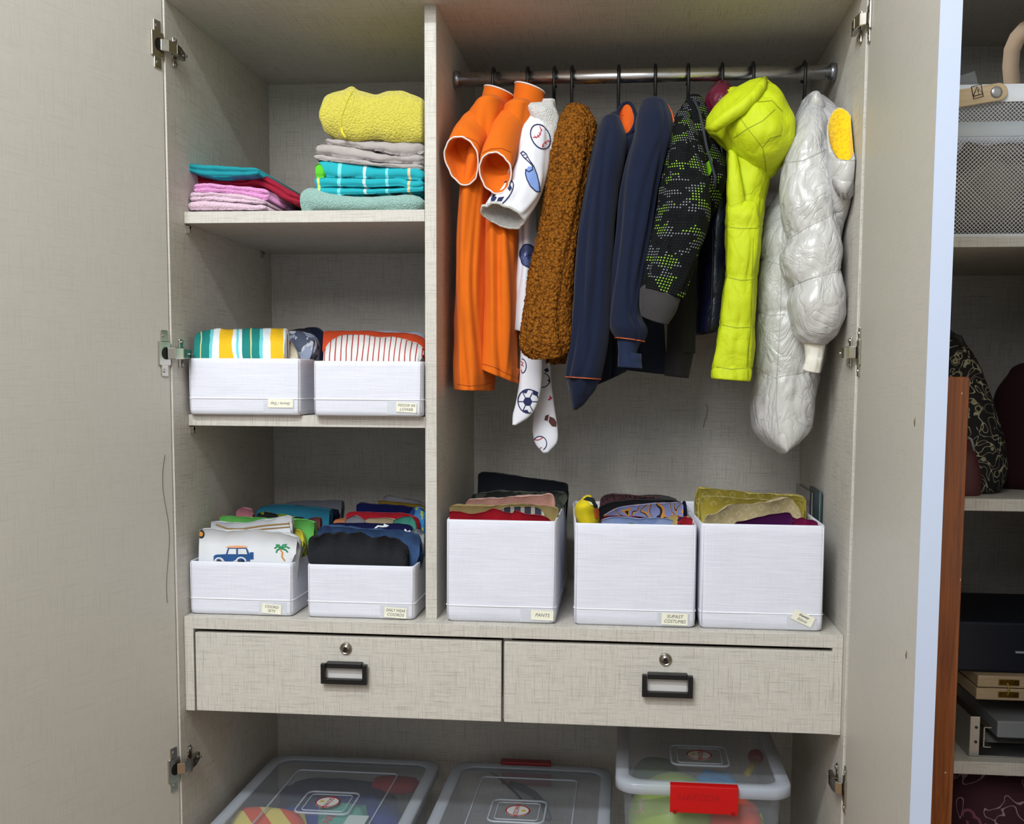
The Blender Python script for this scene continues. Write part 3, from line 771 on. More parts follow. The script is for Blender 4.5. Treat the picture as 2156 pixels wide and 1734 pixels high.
pr(join(stroke(ts, [(1122, 290), (1130, 289), (1137, 283), (1139, 274), (1136, 266)], 1.6), stroke(ts, [(1141, 310), (1144, 302), (1152, 297), (1160, 296)], 1.6),
        *[stroke(ts, [(a, c_), (a + 4, c_ + 5)], 1.6) for a, c_ in ((1125, 286), (1131, 284), (1134, 279), (1137, 270), (1141, 305), (1146, 298), (1152, 294))]), M_rink, so)
pr(blob(ts, [(1107, 358), (1113, 350), (1122, 352), (1128, 365), (1134, 382), (1136, 400), (1132, 405), (1122, 398), (1112, 385), (1108, 372)]), M_bink, so)
pr(join(stroke(ts, [(1107, 358), (1113, 362), (1121, 357), (1120, 348), (1112, 340), (1101, 330), (1097, 323), (1101, 319), (1108, 325), (1115, 338), (1123, 350), (1130, 368), (1134, 385), (1136, 404), (1128, 403), (1116, 392), (1109, 378), (1106, 366), (1107, 356)], 2.2, .0016), stroke(ts, [(1099, 327), (1106, 326)], 1.4), stroke(ts, [(1104, 335), (1110, 331)], 1.4)), M_navy_ink, so)
pr(join(stroke(ts, arc(1058, 408, 14, 33, rot=38), 2.2, closed=True)), M_navy_ink, so)
pr(join(blob(ts, [(1066, 392), (1074, 386), (1078, 396), (1073, 403)]), blob(ts, [(1050, 416), (1062, 414), (1056, 424), (1046, 424)]), blob(ts, [(1034, 418), (1042, 411), (1046, 416), (1040, 426), (1033, 426)])), M_navy_ink, so)
pr(blob(tb, arc(1112, 538, 17, 24, rot=-10)), M_slate, bo); pr(join(stroke(tb, arc(1112, 538, 17, 24, rot=-10), 2.6, .0016, closed=True), stroke(tb, [(1106, 540), (1116, 536)], 3, .0018), stroke(tb, [(1111, 532), (1111, 545)], 3, .0018)), M_navy_ink, bo)
pr(join(blob(tf1, arc(1111, 845, 10, 10, n=6)), blob(tf1, [(1098, 825), (1112, 820), (1108, 828)]), blob(tf1, [(1122, 820), (1133, 825), (1131, 834), (1122, 830)]), blob(tf1, [(1100, 864), (1110, 862), (1114, 869), (1104, 868)]),
        stroke(tf1, arc(1112, 844, 21, 25), 2.2, .0014, closed=True), *[stroke(tf1, [(1111 + 10 * math.cos(math.radians(a)), 845 + 10 * math.sin(math.radians(a))), (1111 + 20 * math.cos(math.radians(a)), 845 + 22 * math.sin(math.radians(a)))], 1.8, .0014) for a in range(0, 360, 60)]), M_navy_ink, fo1)
pr(stroke(tf1, arc(1099, 770, 9, 15, -90, 90), 1.8), M_navy_ink, fo1); pr(join(stroke(tf1, [(1097, 760), (1102, 764), (1098, 768), (1103, 770)], 1.8), stroke(tf1, [(1098, 778), (1099, 784)], 1.8)), M_rink, fo1)
pr(join(stroke(tf2, arc(1137, 933, 14, 15, -150, 60), 1.8), stroke(tf2, arc(1143, 800, 14, 15, -80, 100), 1.8), blob(tf2, [(1145, 778), (1153, 774), (1156, 781), (1150, 784)]), blob(tf2, [(1152, 800), (1158, 797), (1158, 806)])), M_navy_ink, fo2, kind='stuff')
pr(join(stroke(tf2, [(1126, 925), (1132, 926), (1138, 924), (1143, 920)], 1.6), stroke(tf2, [(1131, 941), (1136, 944), (1141, 941)], 1.6), blob(tf2, [(1157, 832), (1163, 838), (1156, 843), (1153, 841), (1157, 838)])), M_rink, fo2)
pr(join(blob(tf2, [(1148, 875), (1156, 872), (1153, 886), (1146, 884)]), blob(tf2, [(1157, 876), (1166, 880), (1171, 888), (1171, 898), (1162, 897), (1155, 888)])), M_brink, fo2)

# ------------------------------------------------------------------ brown teddy jacket
M_ted = fleece('5f3a12', 'a56f2a', 260, 1.0, .006)
def teddy():
    t = NT('brown_teddy_fleece')
    v = t.voronoi(170, t.mapping((1, 1, 1)), 'F1'); n = t.noise(330, detail=3, dist=.8); n2 = t.noise(60, detail=2)
    vd = t.math('ADD', v, t.math('MULTIPLY', t.math('SUBTRACT', n, .5), .9))
    t.bump(t.math('SUBTRACT', 1.0, vd), 1.0, .006)
    c = t.mix(t.ramp(vd, [(.15, 0.0), (.9, 1.0)]), 'ad6c22', '5a320c')
    return t.set(Base_Color=c, Roughness=.95, Specular_IOR_Level=.1)
M_ted = teddy()
g = garment('teddy_jacket', 'brown curly teddy fleece jacket hanging beside the navy jackets', 'jacket', 1205, 250)
def curly(mb, amp=.0022, sc=170):
    for i, p in enumerate(mb.v):
        q = p * sc; d = Vector((noise.noise(q), noise.noise(q + Vector((5, 1, 2))), noise.noise(q + Vector((1, 7, 3)))))
        mb.v[i] = p + d * amp * 1.6
    return mb
b = curly(loft([R(255, 1185, 1248), R(320, 1180, 1240), R(420, 1175, 1222), R(480, 1180, 1222), R(540, 1172, 1212), R(600, 1165, 1210), R(680, 1155, 1206), R(765, 1150, 1190)], y=.30, ty=.07, n=18, m=96, wr=.003, seed=9))
ob('body', b, M_ted, g)
s = curly(loft([O(1186, 234, 1240, 232, .2, .03), O(1174, 262, 1254, 262, .19, .045), O(1163, 305, 1249, 305, .18, .05), O(1151, 350, 1241, 350, .17, .05), O(1142, 420, 1229, 418, .155, .05), O(1131, 500, 1217, 492, .14, .05), O(1119, 560, 1209, 560, .13, .05), O(1107, 630, 1203, 632, .12, .05), O(1098, 700, 1202, 692, .11, .048), O(1100, 738, 1201, 722, .105, .045), O(1116, 754, 1192, 746, .105, .034, -.006)], n=22, m=150, crease=0.13, nc=3, fold=.07, nf=2, ph=1.0, wr=.003, ws=12, seed=10, depth=.03))
so = ob('sleeve', s, M_ted, g); liner(s, fleece('3a2410', '5c3c1c', 200, .6, .003), so, .04)

# ------------------------------------------------------------------ navy jackets
M_navy = cloth('121b33', .35, .92, 1500, .2, .15); M_navyd = cloth('0e1526', .3, .92, 1500, .2, .15); M_orl = cloth('dd5f1a', .2, .9); M_opip = plain('b4562c', .6)
g = garment('navy_fleece_jacket', 'navy fleece jacket whose raised collar shows orange lining', 'jacket', 1303, 240)
b = loft([R(262, 1270, 1340), R(330, 1262, 1330), R(500, 1255, 1318), R(650, 1250, 1318), O(1240, 775, 1325, 765), O(1252, 812, 1312, 785)], y=.30, ty=.08, n=10, m=56, crease=0.1, nc=3, fold=.07, nf=4, wr=.003, seed=11)
ob('body', b, M_navyd, g)
c = loft([O(1284, 330, 1340, 330, .2, .035), O(1284, 296, 1342, 292, .2, .04, -.01), O(1299, 252, 1338, 248, .2, .028, -.04)], rec=0, depth=.06, n=8, m=56, wr=.002, ws=30)
co = ob('collar', c, M_navy, g); liner(c, M_orl, co, .07); piping(c, .0042, M_navy, co, name='collar_edge')
s = loft([O(1268, 252, 1306, 250, .19, .03), O(1255, 290, 1318, 290, .17, .045), O(1243, 340, 1314, 340, .155, .05), O(1228, 415, 1300, 415, .145, .05), O(1217, 500, 1292, 500, .135, .05), O(1210, 600, 1286, 600, .125, .048), O(1200, 700, 1281, 700, .115, .046), O(1191, 768, 1271, 768, .11, .045), O(1189, 792, 1265, 797, .11, .042)], n=10, m=64, crease=0.14, nc=4, fold=.04, nf=3, ph=1, wr=.0025, ws=13, seed=12)
so = ob('sleeve', s, M_navy, g); piping(s, .0013, M_opip, so, off=.001)
ob('cuff', loft([O(1192, 795, 1263, 800, .11, .035), O(1198, 818, 1252, 822, .11, .03), O(1203, 842, 1234, 844, .11, .02), O(1206, 858, 1216, 860, .11, .008)], n=8, m=48, wr=.003, ws=40, end='dome', fold=.06, nf=4), M_navy, so)
g = garment('navy_fleece_jacket', 'navy fleece jacket with orange edge piping, left of the dotted jacket', 'jacket', 1380, 235)
b = loft([R(262, 1345, 1412), R(400, 1335, 1400), R(600, 1310, 1398), R(720, 1296, 1400), O(1298, 776, 1404, 788)], y=.30, ty=.07, n=10, m=56, fold=.05, nf=4, wr=.003, seed=13)
ob('body', b, M_navyd, g)
s = loft([O(1350, 218, 1405, 218, .2, .035), O(1340, 248, 1416, 250, .18, .05), O(1332, 290, 1416, 292, .165, .055), O(1318, 340, 1402, 342, .155, .055), O(1305, 410, 1386, 412, .145, .053), O(1295, 500, 1372, 500, .135, .05), O(1286, 600, 1356, 600, .125, .046), O(1282, 660, 1352, 662, .12, .045), O(1283, 690, 1364, 694, .118, .046), O(1295, 710, 1358, 718, .115, .035)], n=10, m=64, crease=0.14, nc=4, fold=.04, nf=3, ph=2.2, wr=.0025, ws=13, seed=14)
so = ob('sleeve', s, M_navy, g); piping(s, .0013, M_opip, so, off=.001)
ob('cuff', loft([O(1298, 710, 1352, 716, .115, .03), O(1300, 740, 1340, 745, .115, .026), O(1299, 772, 1352, 776, .115, .028)], n=8, m=48, wr=.002, ws=30, fold=.05, nf=3), cloth('1b2742', .3), so)
tS = bvh(s); ob('zip_edge', MB().tube([P(1404, 219, .185), P(1413, 235, .175), P(1419, 255, .165), P(1419, 275, .16), P(1414, 300, .155), P(1408, 325, .15), P(1404, 345, .15)], .0022, 6), M_orl, g)

# ------------------------------------------------------------------ dotted black jacket
def dots():
    t = NT('black_fabric_with_green_dots'); sc = 172.0
    m = t.mapping((sc, sc, 1), 'UV'); x, y, z = t.sep(vec=m)
    fx = t.math('SUBTRACT', t.math('FRACT', x), .5); fy = t.math('SUBTRACT', t.math('FRACT', y), .5)
    dd = t.math('MAXIMUM', t.math('ABSOLUTE', fx), t.math('ABSOLUTE', fy)); dot = t.math('LESS_THAN', dd, 0.24)
    cell = t.n('ShaderNodeCombineXYZ'); t.link(t.math('FLOOR', x), cell.inputs[0]); t.link(t.math('FLOOR', y), cell.inputs[1])
    def cn(scale, off):
        mm = t.n('ShaderNodeVectorMath'); mm.operation = 'MULTIPLY_ADD'; t.link(cell.outputs[0], mm.inputs[0]); mm.inputs[1].default_value = scale; mm.inputs[2].default_value = (off, off, 0)
        return t.noise(1.0, mm.outputs[0], detail=2)
    a = cn((.12, .2, 1), 3); b_ = cn((.10, .16, 1), 40)
    on = t.math('GREATER_THAN', a, .51); onl = t.math('GREATER_THAN', a, .35); gr = t.math('GREATER_THAN', b_, .52)
    col = t.mix(gr, '7c8184', '86b03c')
    dim = t.mix(0.5, '0b0c0d', '25282a')
    c = t.mix(t.math('MULTIPLY', dot, onl), '0b0c0d', dim)
    c = t.mix(t.math('MULTIPLY', dot, on), c, col)
    n = t.noise(30, detail=3); t.bump(n, .3, .004)
    return t.set(Base_Color=c, Roughness=.9, Specular_IOR_Level=.15)
M_dot = dots(); M_char = cloth('3c3a3a', .3, .95, 1500, .2, .1); M_neon = cloth('8ede1f', .2, .85); M_cord = plain('2e3036', .8)
g = garment('dotted_jacket', 'black jacket with neon green and grey dot print and charcoal cuffs', 'jacket', 1449, 235)
b = loft([O(1438, 212, 1480, 208, .25, .03), O(1428, 240, 1492, 238, .24, .05), O(1425, 290, 1504, 290, .23, .06), O(1428, 345, 1523, 345, .22, .06), O(1430, 400, 1525, 395, .22, .06), O(1430, 450, 1508, 445, .22, .05), O(1435, 490, 1480, 485, .22, .03)], n=10, m=64, fold=.05, nf=4, wr=.004, ws=18, seed=15)
bo = ob('body', b, M_dot, g); tb = bvh(b)
b2 = loft([R(440, 1420, 1495), R(560, 1410, 1467), R(650, 1404, 1466), R(738, 1402, 1464), R(742, 1401, 1461), O(1399, 790, 1451, 796)], y=.27, ty=.05, n=8, m=48, wr=.003, seed=16, fold=.04)
ob('back_sleeve', b2, cloth('232222', .3, .95), g)
ob('neon_lining', blob(tb, [(1474, 362), (1483, 346), (1498, 333), (1500, 352), (1494, 368), (1481, 378)], .002), M_neon, bo)
ob('drawcord', MB().tube([P(1460, 208, .19), P(1472, 232, .17), P(1480, 270, .155), P(1488, 310, .15), P(1498, 345, .147), P(1505, 370, .147), P(1506, 396, .15)], .0028, 8), M_cord, g)
s = loft([O(1424, 238, 1452, 240, .19, .025), O(1415, 265, 1464, 268, .17, .035), O(1408, 300, 1477, 304, .15, .042), O(1400, 345, 1487, 350, .135, .045), O(1391, 398, 1496, 402, .12, .048), O(1385, 440, 1497, 446, .11, .048), O(1376, 480, 1490, 486, .105, .046), O(1366, 520, 1470, 532, .1, .044), O(1357, 565, 1455, 580, .095, .042), O(1348, 606, 1436, 630, .09, .038)], n=10, m=72, crease=0.12, nc=3, fold=.05, nf=3, wr=.003, ws=20, seed=17)
so = ob('sleeve', s, M_dot, g)
cu = loft([O(1348, 606, 1434, 630, .09, .036), O(1347, 640, 1424, 656, .088, .034), O(1350, 663, 1408, 682, .085, .026, -.006)], n=8, m=56, wr=.002, ws=30)
cuo = ob('cuff', cu, M_char, so)

# ------------------------------------------------------------------ navy puffer with maroon hood
M_nav_puf = puffer('navy_puffer', '101733', '1a2348', .4, .2); M_mar = puffer('maroon_puffer', '5a0f27', '6d1a35', .45, .15)
g = garment('navy_puffer_jacket', 'dark navy puffer jacket with maroon hood, tucked behind the neon one', 'jacket', 1520, 215)
ob('body', loft([R(270, 1485, 1535), R(400, 1490, 1535), R(500, 1472, 1532), R(600, 1466, 1530), R(660, 1464, 1524), O(1463, 704, 1516, 696)], y=.30, ty=.09, n=10, m=56, seams=(1.5, 2.5, 3.5), puff=.06, crk=.01, wr=.003), M_nav_puf, g)
ob('hood', loft([O(1500, 181, 1535, 180, .27, .03), O(1486, 200, 1543, 196, .26, .05), O(1484, 228, 1545, 226, .25, .055), O(1492, 262, 1538, 262, .25, .04)], n=8, m=48, wr=.005, ws=35, seed=18), M_mar, g)
ob('zip', MB().tube([P(1500, 480, .205), P(1500, 560, .205), P(1498, 640, .205), P(1492, 700, .205)], .0022, 6), plain('0b0f22', .5), g)

# ------------------------------------------------------------------ neon yellow puffer
M_yel = puffer('neon_yellow_nylon', 'bfce02', 'cbda0a', .72, .0, .45); M_yst = plain('8fa005', .7)
g = garment('neon_puffer_jacket', 'neon yellow padded jacket with large hood flopped forward', 'jacket', 1585, 215)
b = loft([O(1522, 198, 1578, 200, .24, .03), O(1520, 240, 1590, 240, .235, .06), R(300, 1528, 1602), R(370, 1531, 1622), R(425, 1530, 1612), R(478, 1529, 1604), R(530, 1529, 1600), R(583, 1527, 1594), R(632, 1521, 1591), R(683, 1514, 1590), R(735, 1506, 1588), R(776, 1499, 1585), O(1499, 797, 1581, 803)], y=.2, ty=.07, n=12, m=72, seams=(4.0, 5.0, 7.0, 9.0, 11.0), puff=.05, crk=.03, wr=.004, ws=26, seed=19)
bo = ob('body', b, M_yel, g); tb = bvh(b)
ob('left_front', loft([O(1534, 318, 1552, 330, .14, .012), O(1533, 365, 1560, 372, .13, .014), O(1532, 410, 1568, 418, .125, .014), O(1532, 470, 1572, 474, .125, .012)], n=8, m=40, wr=.002, ws=40), M_yel, bo)
pk = loft([R(428, 1532, 1594, .125, .010), R(452, 1531, 1597, .122, .020), R(478, 1530, 1601, .122, .018), R(530, 1530, 1597, .12, .022), R(583, 1528, 1591, .12, .018), R(632, 1522, 1588, .12, .022), R(683, 1515, 1587, .12, .018), R(735, 1507, 1585, .12, .022), R(774, 1500, 1582, .12, .018), O(1501, 797, 1578, 803, .12, .02)], n=10, m=56, wr=.003, ws=30, seams=(2.0, 4.0, 6.0, 8.0), puff=.08, crk=.03, crease=.08, seed=33); ob('front_panel', pk, M_yel, bo)
tb = bvh(b, pk)
for sv in ([(1532, 478), (1560, 481), (1600, 480)], [(1529, 583), (1560, 590), (1592, 588)], [(1516, 683), (1550, 690), (1589, 688)], [(1508, 772), (1540, 777), (1574, 774)]):
    ob('quilt_seam', stroke(tb, sv, 1.6, .0006), M_yst, bo)
ob('quilt_seam', stroke(tb, [(1586, 500), (1583, 590), (1580, 690), (1572, 770)], 1.4, .0008), M_yst, bo)
h = loft([O(1488, 270, 1608, 166, .19, .045, 0), O(1496, 284, 1636, 184, .18, .075), O(1516, 304, 1658, 218, .17, .09), O(1538, 328, 1670, 262, .165, .09), O(1560, 348, 1667, 305, .17, .08), O(1580, 362, 1650, 340, .175, .06), O(1600, 370, 1632, 362, .18, .03)], n=12, m=96, wr=.011, ws=15, seed=20, end='dome', fold=.02, nf=5, depth=.05)
ho = ob('hood', h, M_yel, g); th = bvh(h)
for sv in ([(1543, 232), (1560, 250), (1572, 268), (1590, 290), (1606, 312), (1611, 340), (1613, 366)], [(1605, 310), (1622, 290), (1645, 285)], [(1545, 290), (1575, 270), (1605, 255), (1632, 230)], [(1595, 215), (1625, 212), (1648, 235)]):
    ob('quilt_seam', stroke(th, sv, 1.8, .0006), M_yst, ho)
rim = [P(1488, 270, .13), P(1505, 268, .105), P(1530, 248, .09), P(1560, 228, .085), P(1585, 205, .09), P(1603, 182, .11), P(1610, 166, .15)]
ob('hood_band', MB().tube(rim, [.005, .011, .013, .0125, .0115, .010, .006], 14), M_yel, ho)
ob('collar', loft([O(1530, 240, 1585, 235, .24, .04), O(1522, 212, 1580, 212, .24, .04), O(1520, 196, 1575, 196, .235, .035)], n=6, m=40, wr=.002), M_yel, g)

# ------------------------------------------------------------------ white puffer
def pearl():
    t = NT('pearl_white_puffer')
    n = t.noise(24, t.mapping((1, 1, .6)), detail=5, rough=.6, dist=1.4); n2 = t.noise(70, t.mapping((1, 1, .4)), detail=3)
    r_ = t.math('POWER', t.math('ABSOLUTE', t.math('SUBTRACT', t.noise(15, t.mapping((1, 1, .7)), detail=4, dist=1.6), .5)), .55)
    t.bump(t.math('ADD', t.math('MULTIPLY', n2, .35), t.math('MULTIPLY', r_, 1.3)), .6, .008)
    lw = t.n('ShaderNodeLayerWeight'); lw.inputs[0].default_value = .4
    c = t.mix(lw.outputs['Facing'], 'c3c2bc', 'b4b3bb')
    return t.set(Base_Color=c, Roughness=.32, Coat_Weight=.35, Coat_Roughness=.3, Sheen_Weight=.1)
M_pearl = pearl(); M_yfl = fleece('d9a800', 'f2cb05', 160, .5, .004); M_rib = cloth('e0dccf', .1, .9, 900, .4, .05); M_wst = plain('a7a59c', .6)
g = garment('pearl_puffer_jacket', 'long pearl-white puffer jacket at the right end with yellow-lined hood', 'jacket', 1693, 240)
b = loft([R(215, 1688, 1722), R(245, 1676, 1740), R(300, 1662, 1748, .28, .07), R(380, 1640, 1765, .28, .08), R(450, 1612, 1776, .26, .085), R(500, 1602, 1772), R(548, 1597, 1768), R(600, 1591, 1760), R(660, 1590, 1752), R(720, 1585, 1742), R(788, 1588, 1724), R(850, 1581, 1716), R(900, 1588, 1706), O(1612, 932, 1680, 928), O(1636, 948, 1655, 944)], y=.23, ty=.085, n=12, m=100, seams=(3.0, 6.0, 8.0, 10.0), puff=.06, crk=.03, wr=.006, ws=20, seed=21, end='dome', fold=.03, nf=3)
bo = ob('body', b, M_pearl, g); tb = bvh(b)
for sv in ([(1650, 470), (1646, 560), (1644, 640), (1640, 720), (1636, 790), (1634, 860), (1640, 915)], [(1600, 545), (1640, 556)], [(1593, 652), (1620, 664), (1655, 662)], [(1590, 772), (1630, 795), (1680, 786), (1716, 778)]):
    ob('quilt_seam', stroke(tb, sv, 1.6, .0006), M_wst, bo)
hb = loft([O(1700, 200, 1742, 206, .25, .02), O(1692, 228, 1768, 234, .2, .035), O(1712, 275, 1788, 278, .15, .03), O(1735, 330, 1798, 325, .14, .02), O(1742, 380, 1798, 385, .14, .02)], n=8, m=56, puff=.08, seams=(1.0, 2.0, 3.0), crk=.02, wr=.003)
ob('hood_back', hb, M_pearl, g)
h = loft([O(1742, 520, 1768, 518, .15, .02), O(1742, 480, 1775, 482, .13, .03), O(1742, 430, 1790, 436, .10, .035), O(1743, 385, 1801, 392, .08, .036, 0), O(1742, 332, 1808, 334, .07, .034, -.012), O(1741, 282, 1806, 284, .075, .032, -.064)], rec=0, n=9, m=64, seams=(1.3, 2.5, 4.0), puff=.06, crk=.015, wr=.002, ws=25, depth=.08)
ho = ob('hood', h, M_pearl, g); liner(h, M_yfl, ho, .09, f0=.93); 
s = loft([O(1690, 212, 1720, 212, .2, .02), O(1678, 245, 1738, 242, .17, .045), O(1662, 295, 1744, 278, .15, .055), O(1648, 345, 1748, 310, .14, .06), O(1642, 400, 1757, 362, .13, .062), O(1645, 455, 1764, 405, .12, .064), O(1655, 505, 1767, 445, .115, .06), O(1643, 540, 1771, 500, .11, .066), O(1650, 578, 1773, 535, .108, .066), O(1662, 606, 1772, 568, .105, .062), O(1657, 640, 1777, 615, .1, .068), O(1663, 680, 1776, 665, .1, .066), O(1675, 706, 1762, 704, .1, .055), O(1692, 722, 1736, 726, .1, .035)], n=12, m=110, seams=(3.0, 6.0, 9.0), puff=.06, crk=.03, wr=.006, ws=22, seed=22)
so = ob('sleeve', s, M_pearl, g); ts = bvh(s)
for sv in ([(1650, 343), (1690, 338), (1745, 312)], [(1660, 503), (1700, 478), (1763, 447)], [(1665, 604), (1700, 588), (1770, 570)]):
    ob('quilt_seam', stroke(ts, sv, 1.8, .0006), M_wst, so)
cu = loft([O(1690, 718, 1738, 722, .1, .024), O(1695, 740, 1734, 745, .1, .021), O(1694, 762, 1730, 766, .098, .021), O(1689, 776, 1727, 783, .095, .016, -.004)], n=8, m=48, fold=.03, nf=9, wr=.001)
cuo = ob('ribbed_cuff', cu, M_rib, so, label='cream ribbed knit cuff')
# ================================================================== linens on the top shelf
def clip(t, x1): return t
M_tpink = fleece('ddb9cd', 'e8c9d8', 420, .7, .003); M_pink = fleece('e08cc8', 'ea9ed4', 420, .7, .003); M_mar2 = cloth('9c1b33', .2, .9, 500, .4, .15)
M_teal = cloth('1c8e98', .2, .9, 700, .25, .1); M_purp = fleece('8e5f84', 'a577a0', 420, .7, .003); M_olv = cloth('56604e', .1)
Z1 = S1 + .0005
def lin_(name, label, cat, pts, y0, y1, m, layers=1, group=None, parts=(), **k):
    mb = slab(pts, y0, y1, layers=layers, **k)
    o = obj(name, mb, m, None, label=label, cat=cat, group=group)
    return o, mb
GL = 'folded towels in the left stack of the top shelf'; GR = 'folded linens in the right stack of the top shelf'
lin_('towel', 'purple terry towel at the back right of the left stack, sloping down', 'towel', [(480, 405, 441), (560, 402, 441), (590, 418, 441), (612, 440, 442)], .20, .42, M_purp, 2, GL, wr=.002, seed=5)
lin_('towel', 'palest pink towel, bottom of the left stack', 'towel', [(392, 424, 441), (430, 420, 441), (500, 426, 441), (560, 431, 441)], .085, .40, M_tpink, 1, GL, wr=.0022, ws=60, seed=1)
lin_('towel', 'pale pink terry towel, second from the bottom of the left stack', 'towel', [(396, 404, 424), (430, 404, 421), (500, 408, 426), (560, 420, 430)], .088, .40, M_tpink, 2, GL, wr=.002, ws=60, seed=2)
lin_('towel', 'bright pink terry towel, third from the bottom of the left stack', 'towel', [(404, 386, 405), (440, 385, 404), (500, 391, 408), (550, 396, 420), (565, 402, 416)], .09, .40, M_pink, 2, GL, wr=.0022, ws=60, seed=3)
lin_('folded_cloth', 'olive green cloth peeking out below the crimson cloth', 'cloth', [(470, 384, 400), (550, 380, 398), (590, 400, 425), (622, 426, 440)], .24, .42, M_olv, 1, GL, seed=6)
lin_('folded_cloth', 'crimson folded cloth sloping to the right, below the teal one', 'cloth', [(404, 371, 385), (440, 368, 385), (510, 376, 388), (538, 358, 386), (570, 376, 402), (600, 395, 421), (633, 412, 432)], .14, .40, M_mar2, 2, GL, wr=.0025, seed=4)
o, mb = lin_('folded_cloth', 'teal folded cloth with dark corner, top of the left stack', 'cloth', [(387, 343, 352), (400, 344, 362), (440, 347, 371), (490, 349, 371), (530, 352, 368), (545, 356, 364)], .10, .40, M_teal, 2, GL, wr=.002, seed=7)
# right stack
M_sea = fleece('7fa49a', '95b8ae', 300, .6, .004)
lin_('fleece_blanket', 'sea green fluffy blanket, bottom of the right stack', 'blanket', [(627, 408, 441), (650, 394, 441), (700, 408, 441), (780, 412, 441), (891, 406, 441)], .09, .46, M_sea, 1, GR, wr=.003, ws=25, seed=11, rnd=.018)
def stripes_teal():
    t = NT('turquoise_striped_towel'); x, y, z = t.sep()
    n = t.noise(9, detail=1); xx = t.math('ADD', t.math('MULTIPLY', x, 21.0), t.math('MULTIPLY', n, .6))
    f = t.math('FRACT', xx); lin1 = t.math('LESS_THAN', f, .13); pick = t.math('FRACT', t.math('MULTIPLY', t.math('FLOOR', xx), .37))
    sc = t.ramp(pick, [(0, 'd8dc6a'), (.3, '7fd8e0'), (.6, 'd9c39a'), (.8, 'c6e0e4')], True)
    n2 = t.noise(260, detail=3); t.bump(n2, .3, .002)
    return t.set(Base_Color=t.mix(lin1, '14a5b0', sc), Roughness=.9, Sheen_Weight=.1)
M_turq = stripes_teal(); M_lime = cloth('5fc832', .2); M_beige = cloth('b9b2ae', .1, .9, 1200, .25, .1)
t1 = thing('beach_towel', 'turquoise towel with thin yellow and beige stripes in the right stack', 'towel', (.43, .25, PZ(760, 408, 1.33).z), GR)
obj('lower_fold', slab([(655, 392, 409), (700, 394, 409), (800, 397, 406), (880, 392, 402), (891, 388, 400)], .10, .44, n=7, wr=.002, seed=12), M_turq, t1)
obj('middle_fold', slab([(658, 368, 393), (700, 372, 391), (780, 374, 392), (838, 372, 390), (860, 380, 394), (891, 376, 392)], .098, .44, n=7, wr=.002, seed=13), M_turq, t1)
obj('upper_fold', slab([(664, 345, 371), (685, 335, 372), (740, 345, 374), (800, 352, 374), (860, 348, 376), (891, 356, 378)], .10, .44, n=7, wr=.004, seed=14), M_turq, t1)
obj('green_edge', slab([(662, 348, 372), (672, 344, 374), (682, 356, 372)], .094, .11, n=7, wr=.001), M_lime, t1, label='lime green underside of the towel edge')
M_crump = cloth('b7afab', .1, .9, 900, .8, .18)
for i, (pts, lb) in enumerate([([(659, 322, 334), (690, 327, 338), (760, 336, 345), (830, 342, 352), (891, 344, 357)], 'grey-beige crumpled sheet, lowest of the three above the turquoise towel'),
        ([(662, 306, 322), (690, 300, 327), (760, 313, 336), (830, 326, 342), (891, 322, 345)], 'grey-beige crumpled sheet in the middle of the three, with looping edge'),
        ([(683, 288, 302), (720, 292, 306), (790, 296, 316), (850, 297, 327), (891, 300, 323)], 'grey-beige crumpled sheet directly under the yellow towel')]):
    lin_('folded_sheet', lb, 'sheet', pts, .10 + .003 * i, .42, M_crump, 1, GR, wr=.005, ws=38, seed=20 + i)
M_yt = fleece('c6ba3c', 'd2c74c', 260, .7, .004)
yt = thing('terry_towel', 'yellow terry towel bundled on top of the right stack', 'towel', (.43, .25, P(780, 297, .15).z), GR)
ym = slab([(671, 232, 252), (678, 206, 272), (695, 192, 284), (720, 184, 289), (737, 179, 291), (755, 190, 292), (790, 193, 290), (815, 188, 295), (840, 190, 297), (870, 197, 297), (891, 206, 294)], .10, .40, n=7, wr=.007, ws=16, seed=30, rnd=.03)
obj('bundle', ym, M_yt, yt); ty_ = bvh(ym)
obj('hem_seam', stroke(ty_, [(742, 192), (730, 215), (720, 245), (718, 275)], 1.8), cloth('c9bd35', .1), yt)
obj('loop', MB().tube([P(719, 268, .102), P(721, 280, .093), P(728, 290, .09)], .0032, 8), cloth('dccf40', .1), yt)

# ================================================================== clothes folded in the bins
IN = .008
def fold_(key, name, label, pts, y, th, m, cat='clothes', grp=None, layers=1, **k):
    x0, x1, y0, y1, z0, z1 = BINS[key]
    pts = [(u, v) for u, v in pts]
    k.setdefault('wr', .002); k.setdefault('n', 7)
    yy = max(y, y0 + .008)
    mb = slab(pts, yy, yy + th, zb=z0 + IN, layers=layers, **k)
    ctr = z1 - .004
    for i, p in enumerate(mb.v):          # the part inside the bin stays between its walls
        gr_ = max(0.0, p.z - z1 - .004) * 1.2
        mb.v[i] = Vector((min(max(p.x, x0 + .009 - gr_), x1 - .011 + gr_), p.y, p.z))
        lim0, lim1 = (x0 - .012, x1 + .012); 
        if key in ('b2', 'b4'): lim1 = XD0 - .003
        if key in ('b1', 'b3'): lim0 = .002
        p = mb.v[i]; mb.v[i] = Vector((min(max(p.x, lim0), lim1), min(p.y, y1 - .006), p.z))
    g = {'b1': 'clothes in the middle shelf bins', 'b2': 'clothes in the middle shelf bins', 'b3': 'clothes in the low left bin', 'b4': 'clothes in the low bin beside the divider', 'L1': 'clothes in the pants bin', 'L2': 'clothes in the middle large bin', 'L3': 'clothes in the right large bin'}[key]
    o = obj(name, mb, m, None, label=label, cat=cat, group=g)
    o['tmp'] = 0; del o['tmp']
    return o, bvh(mb)
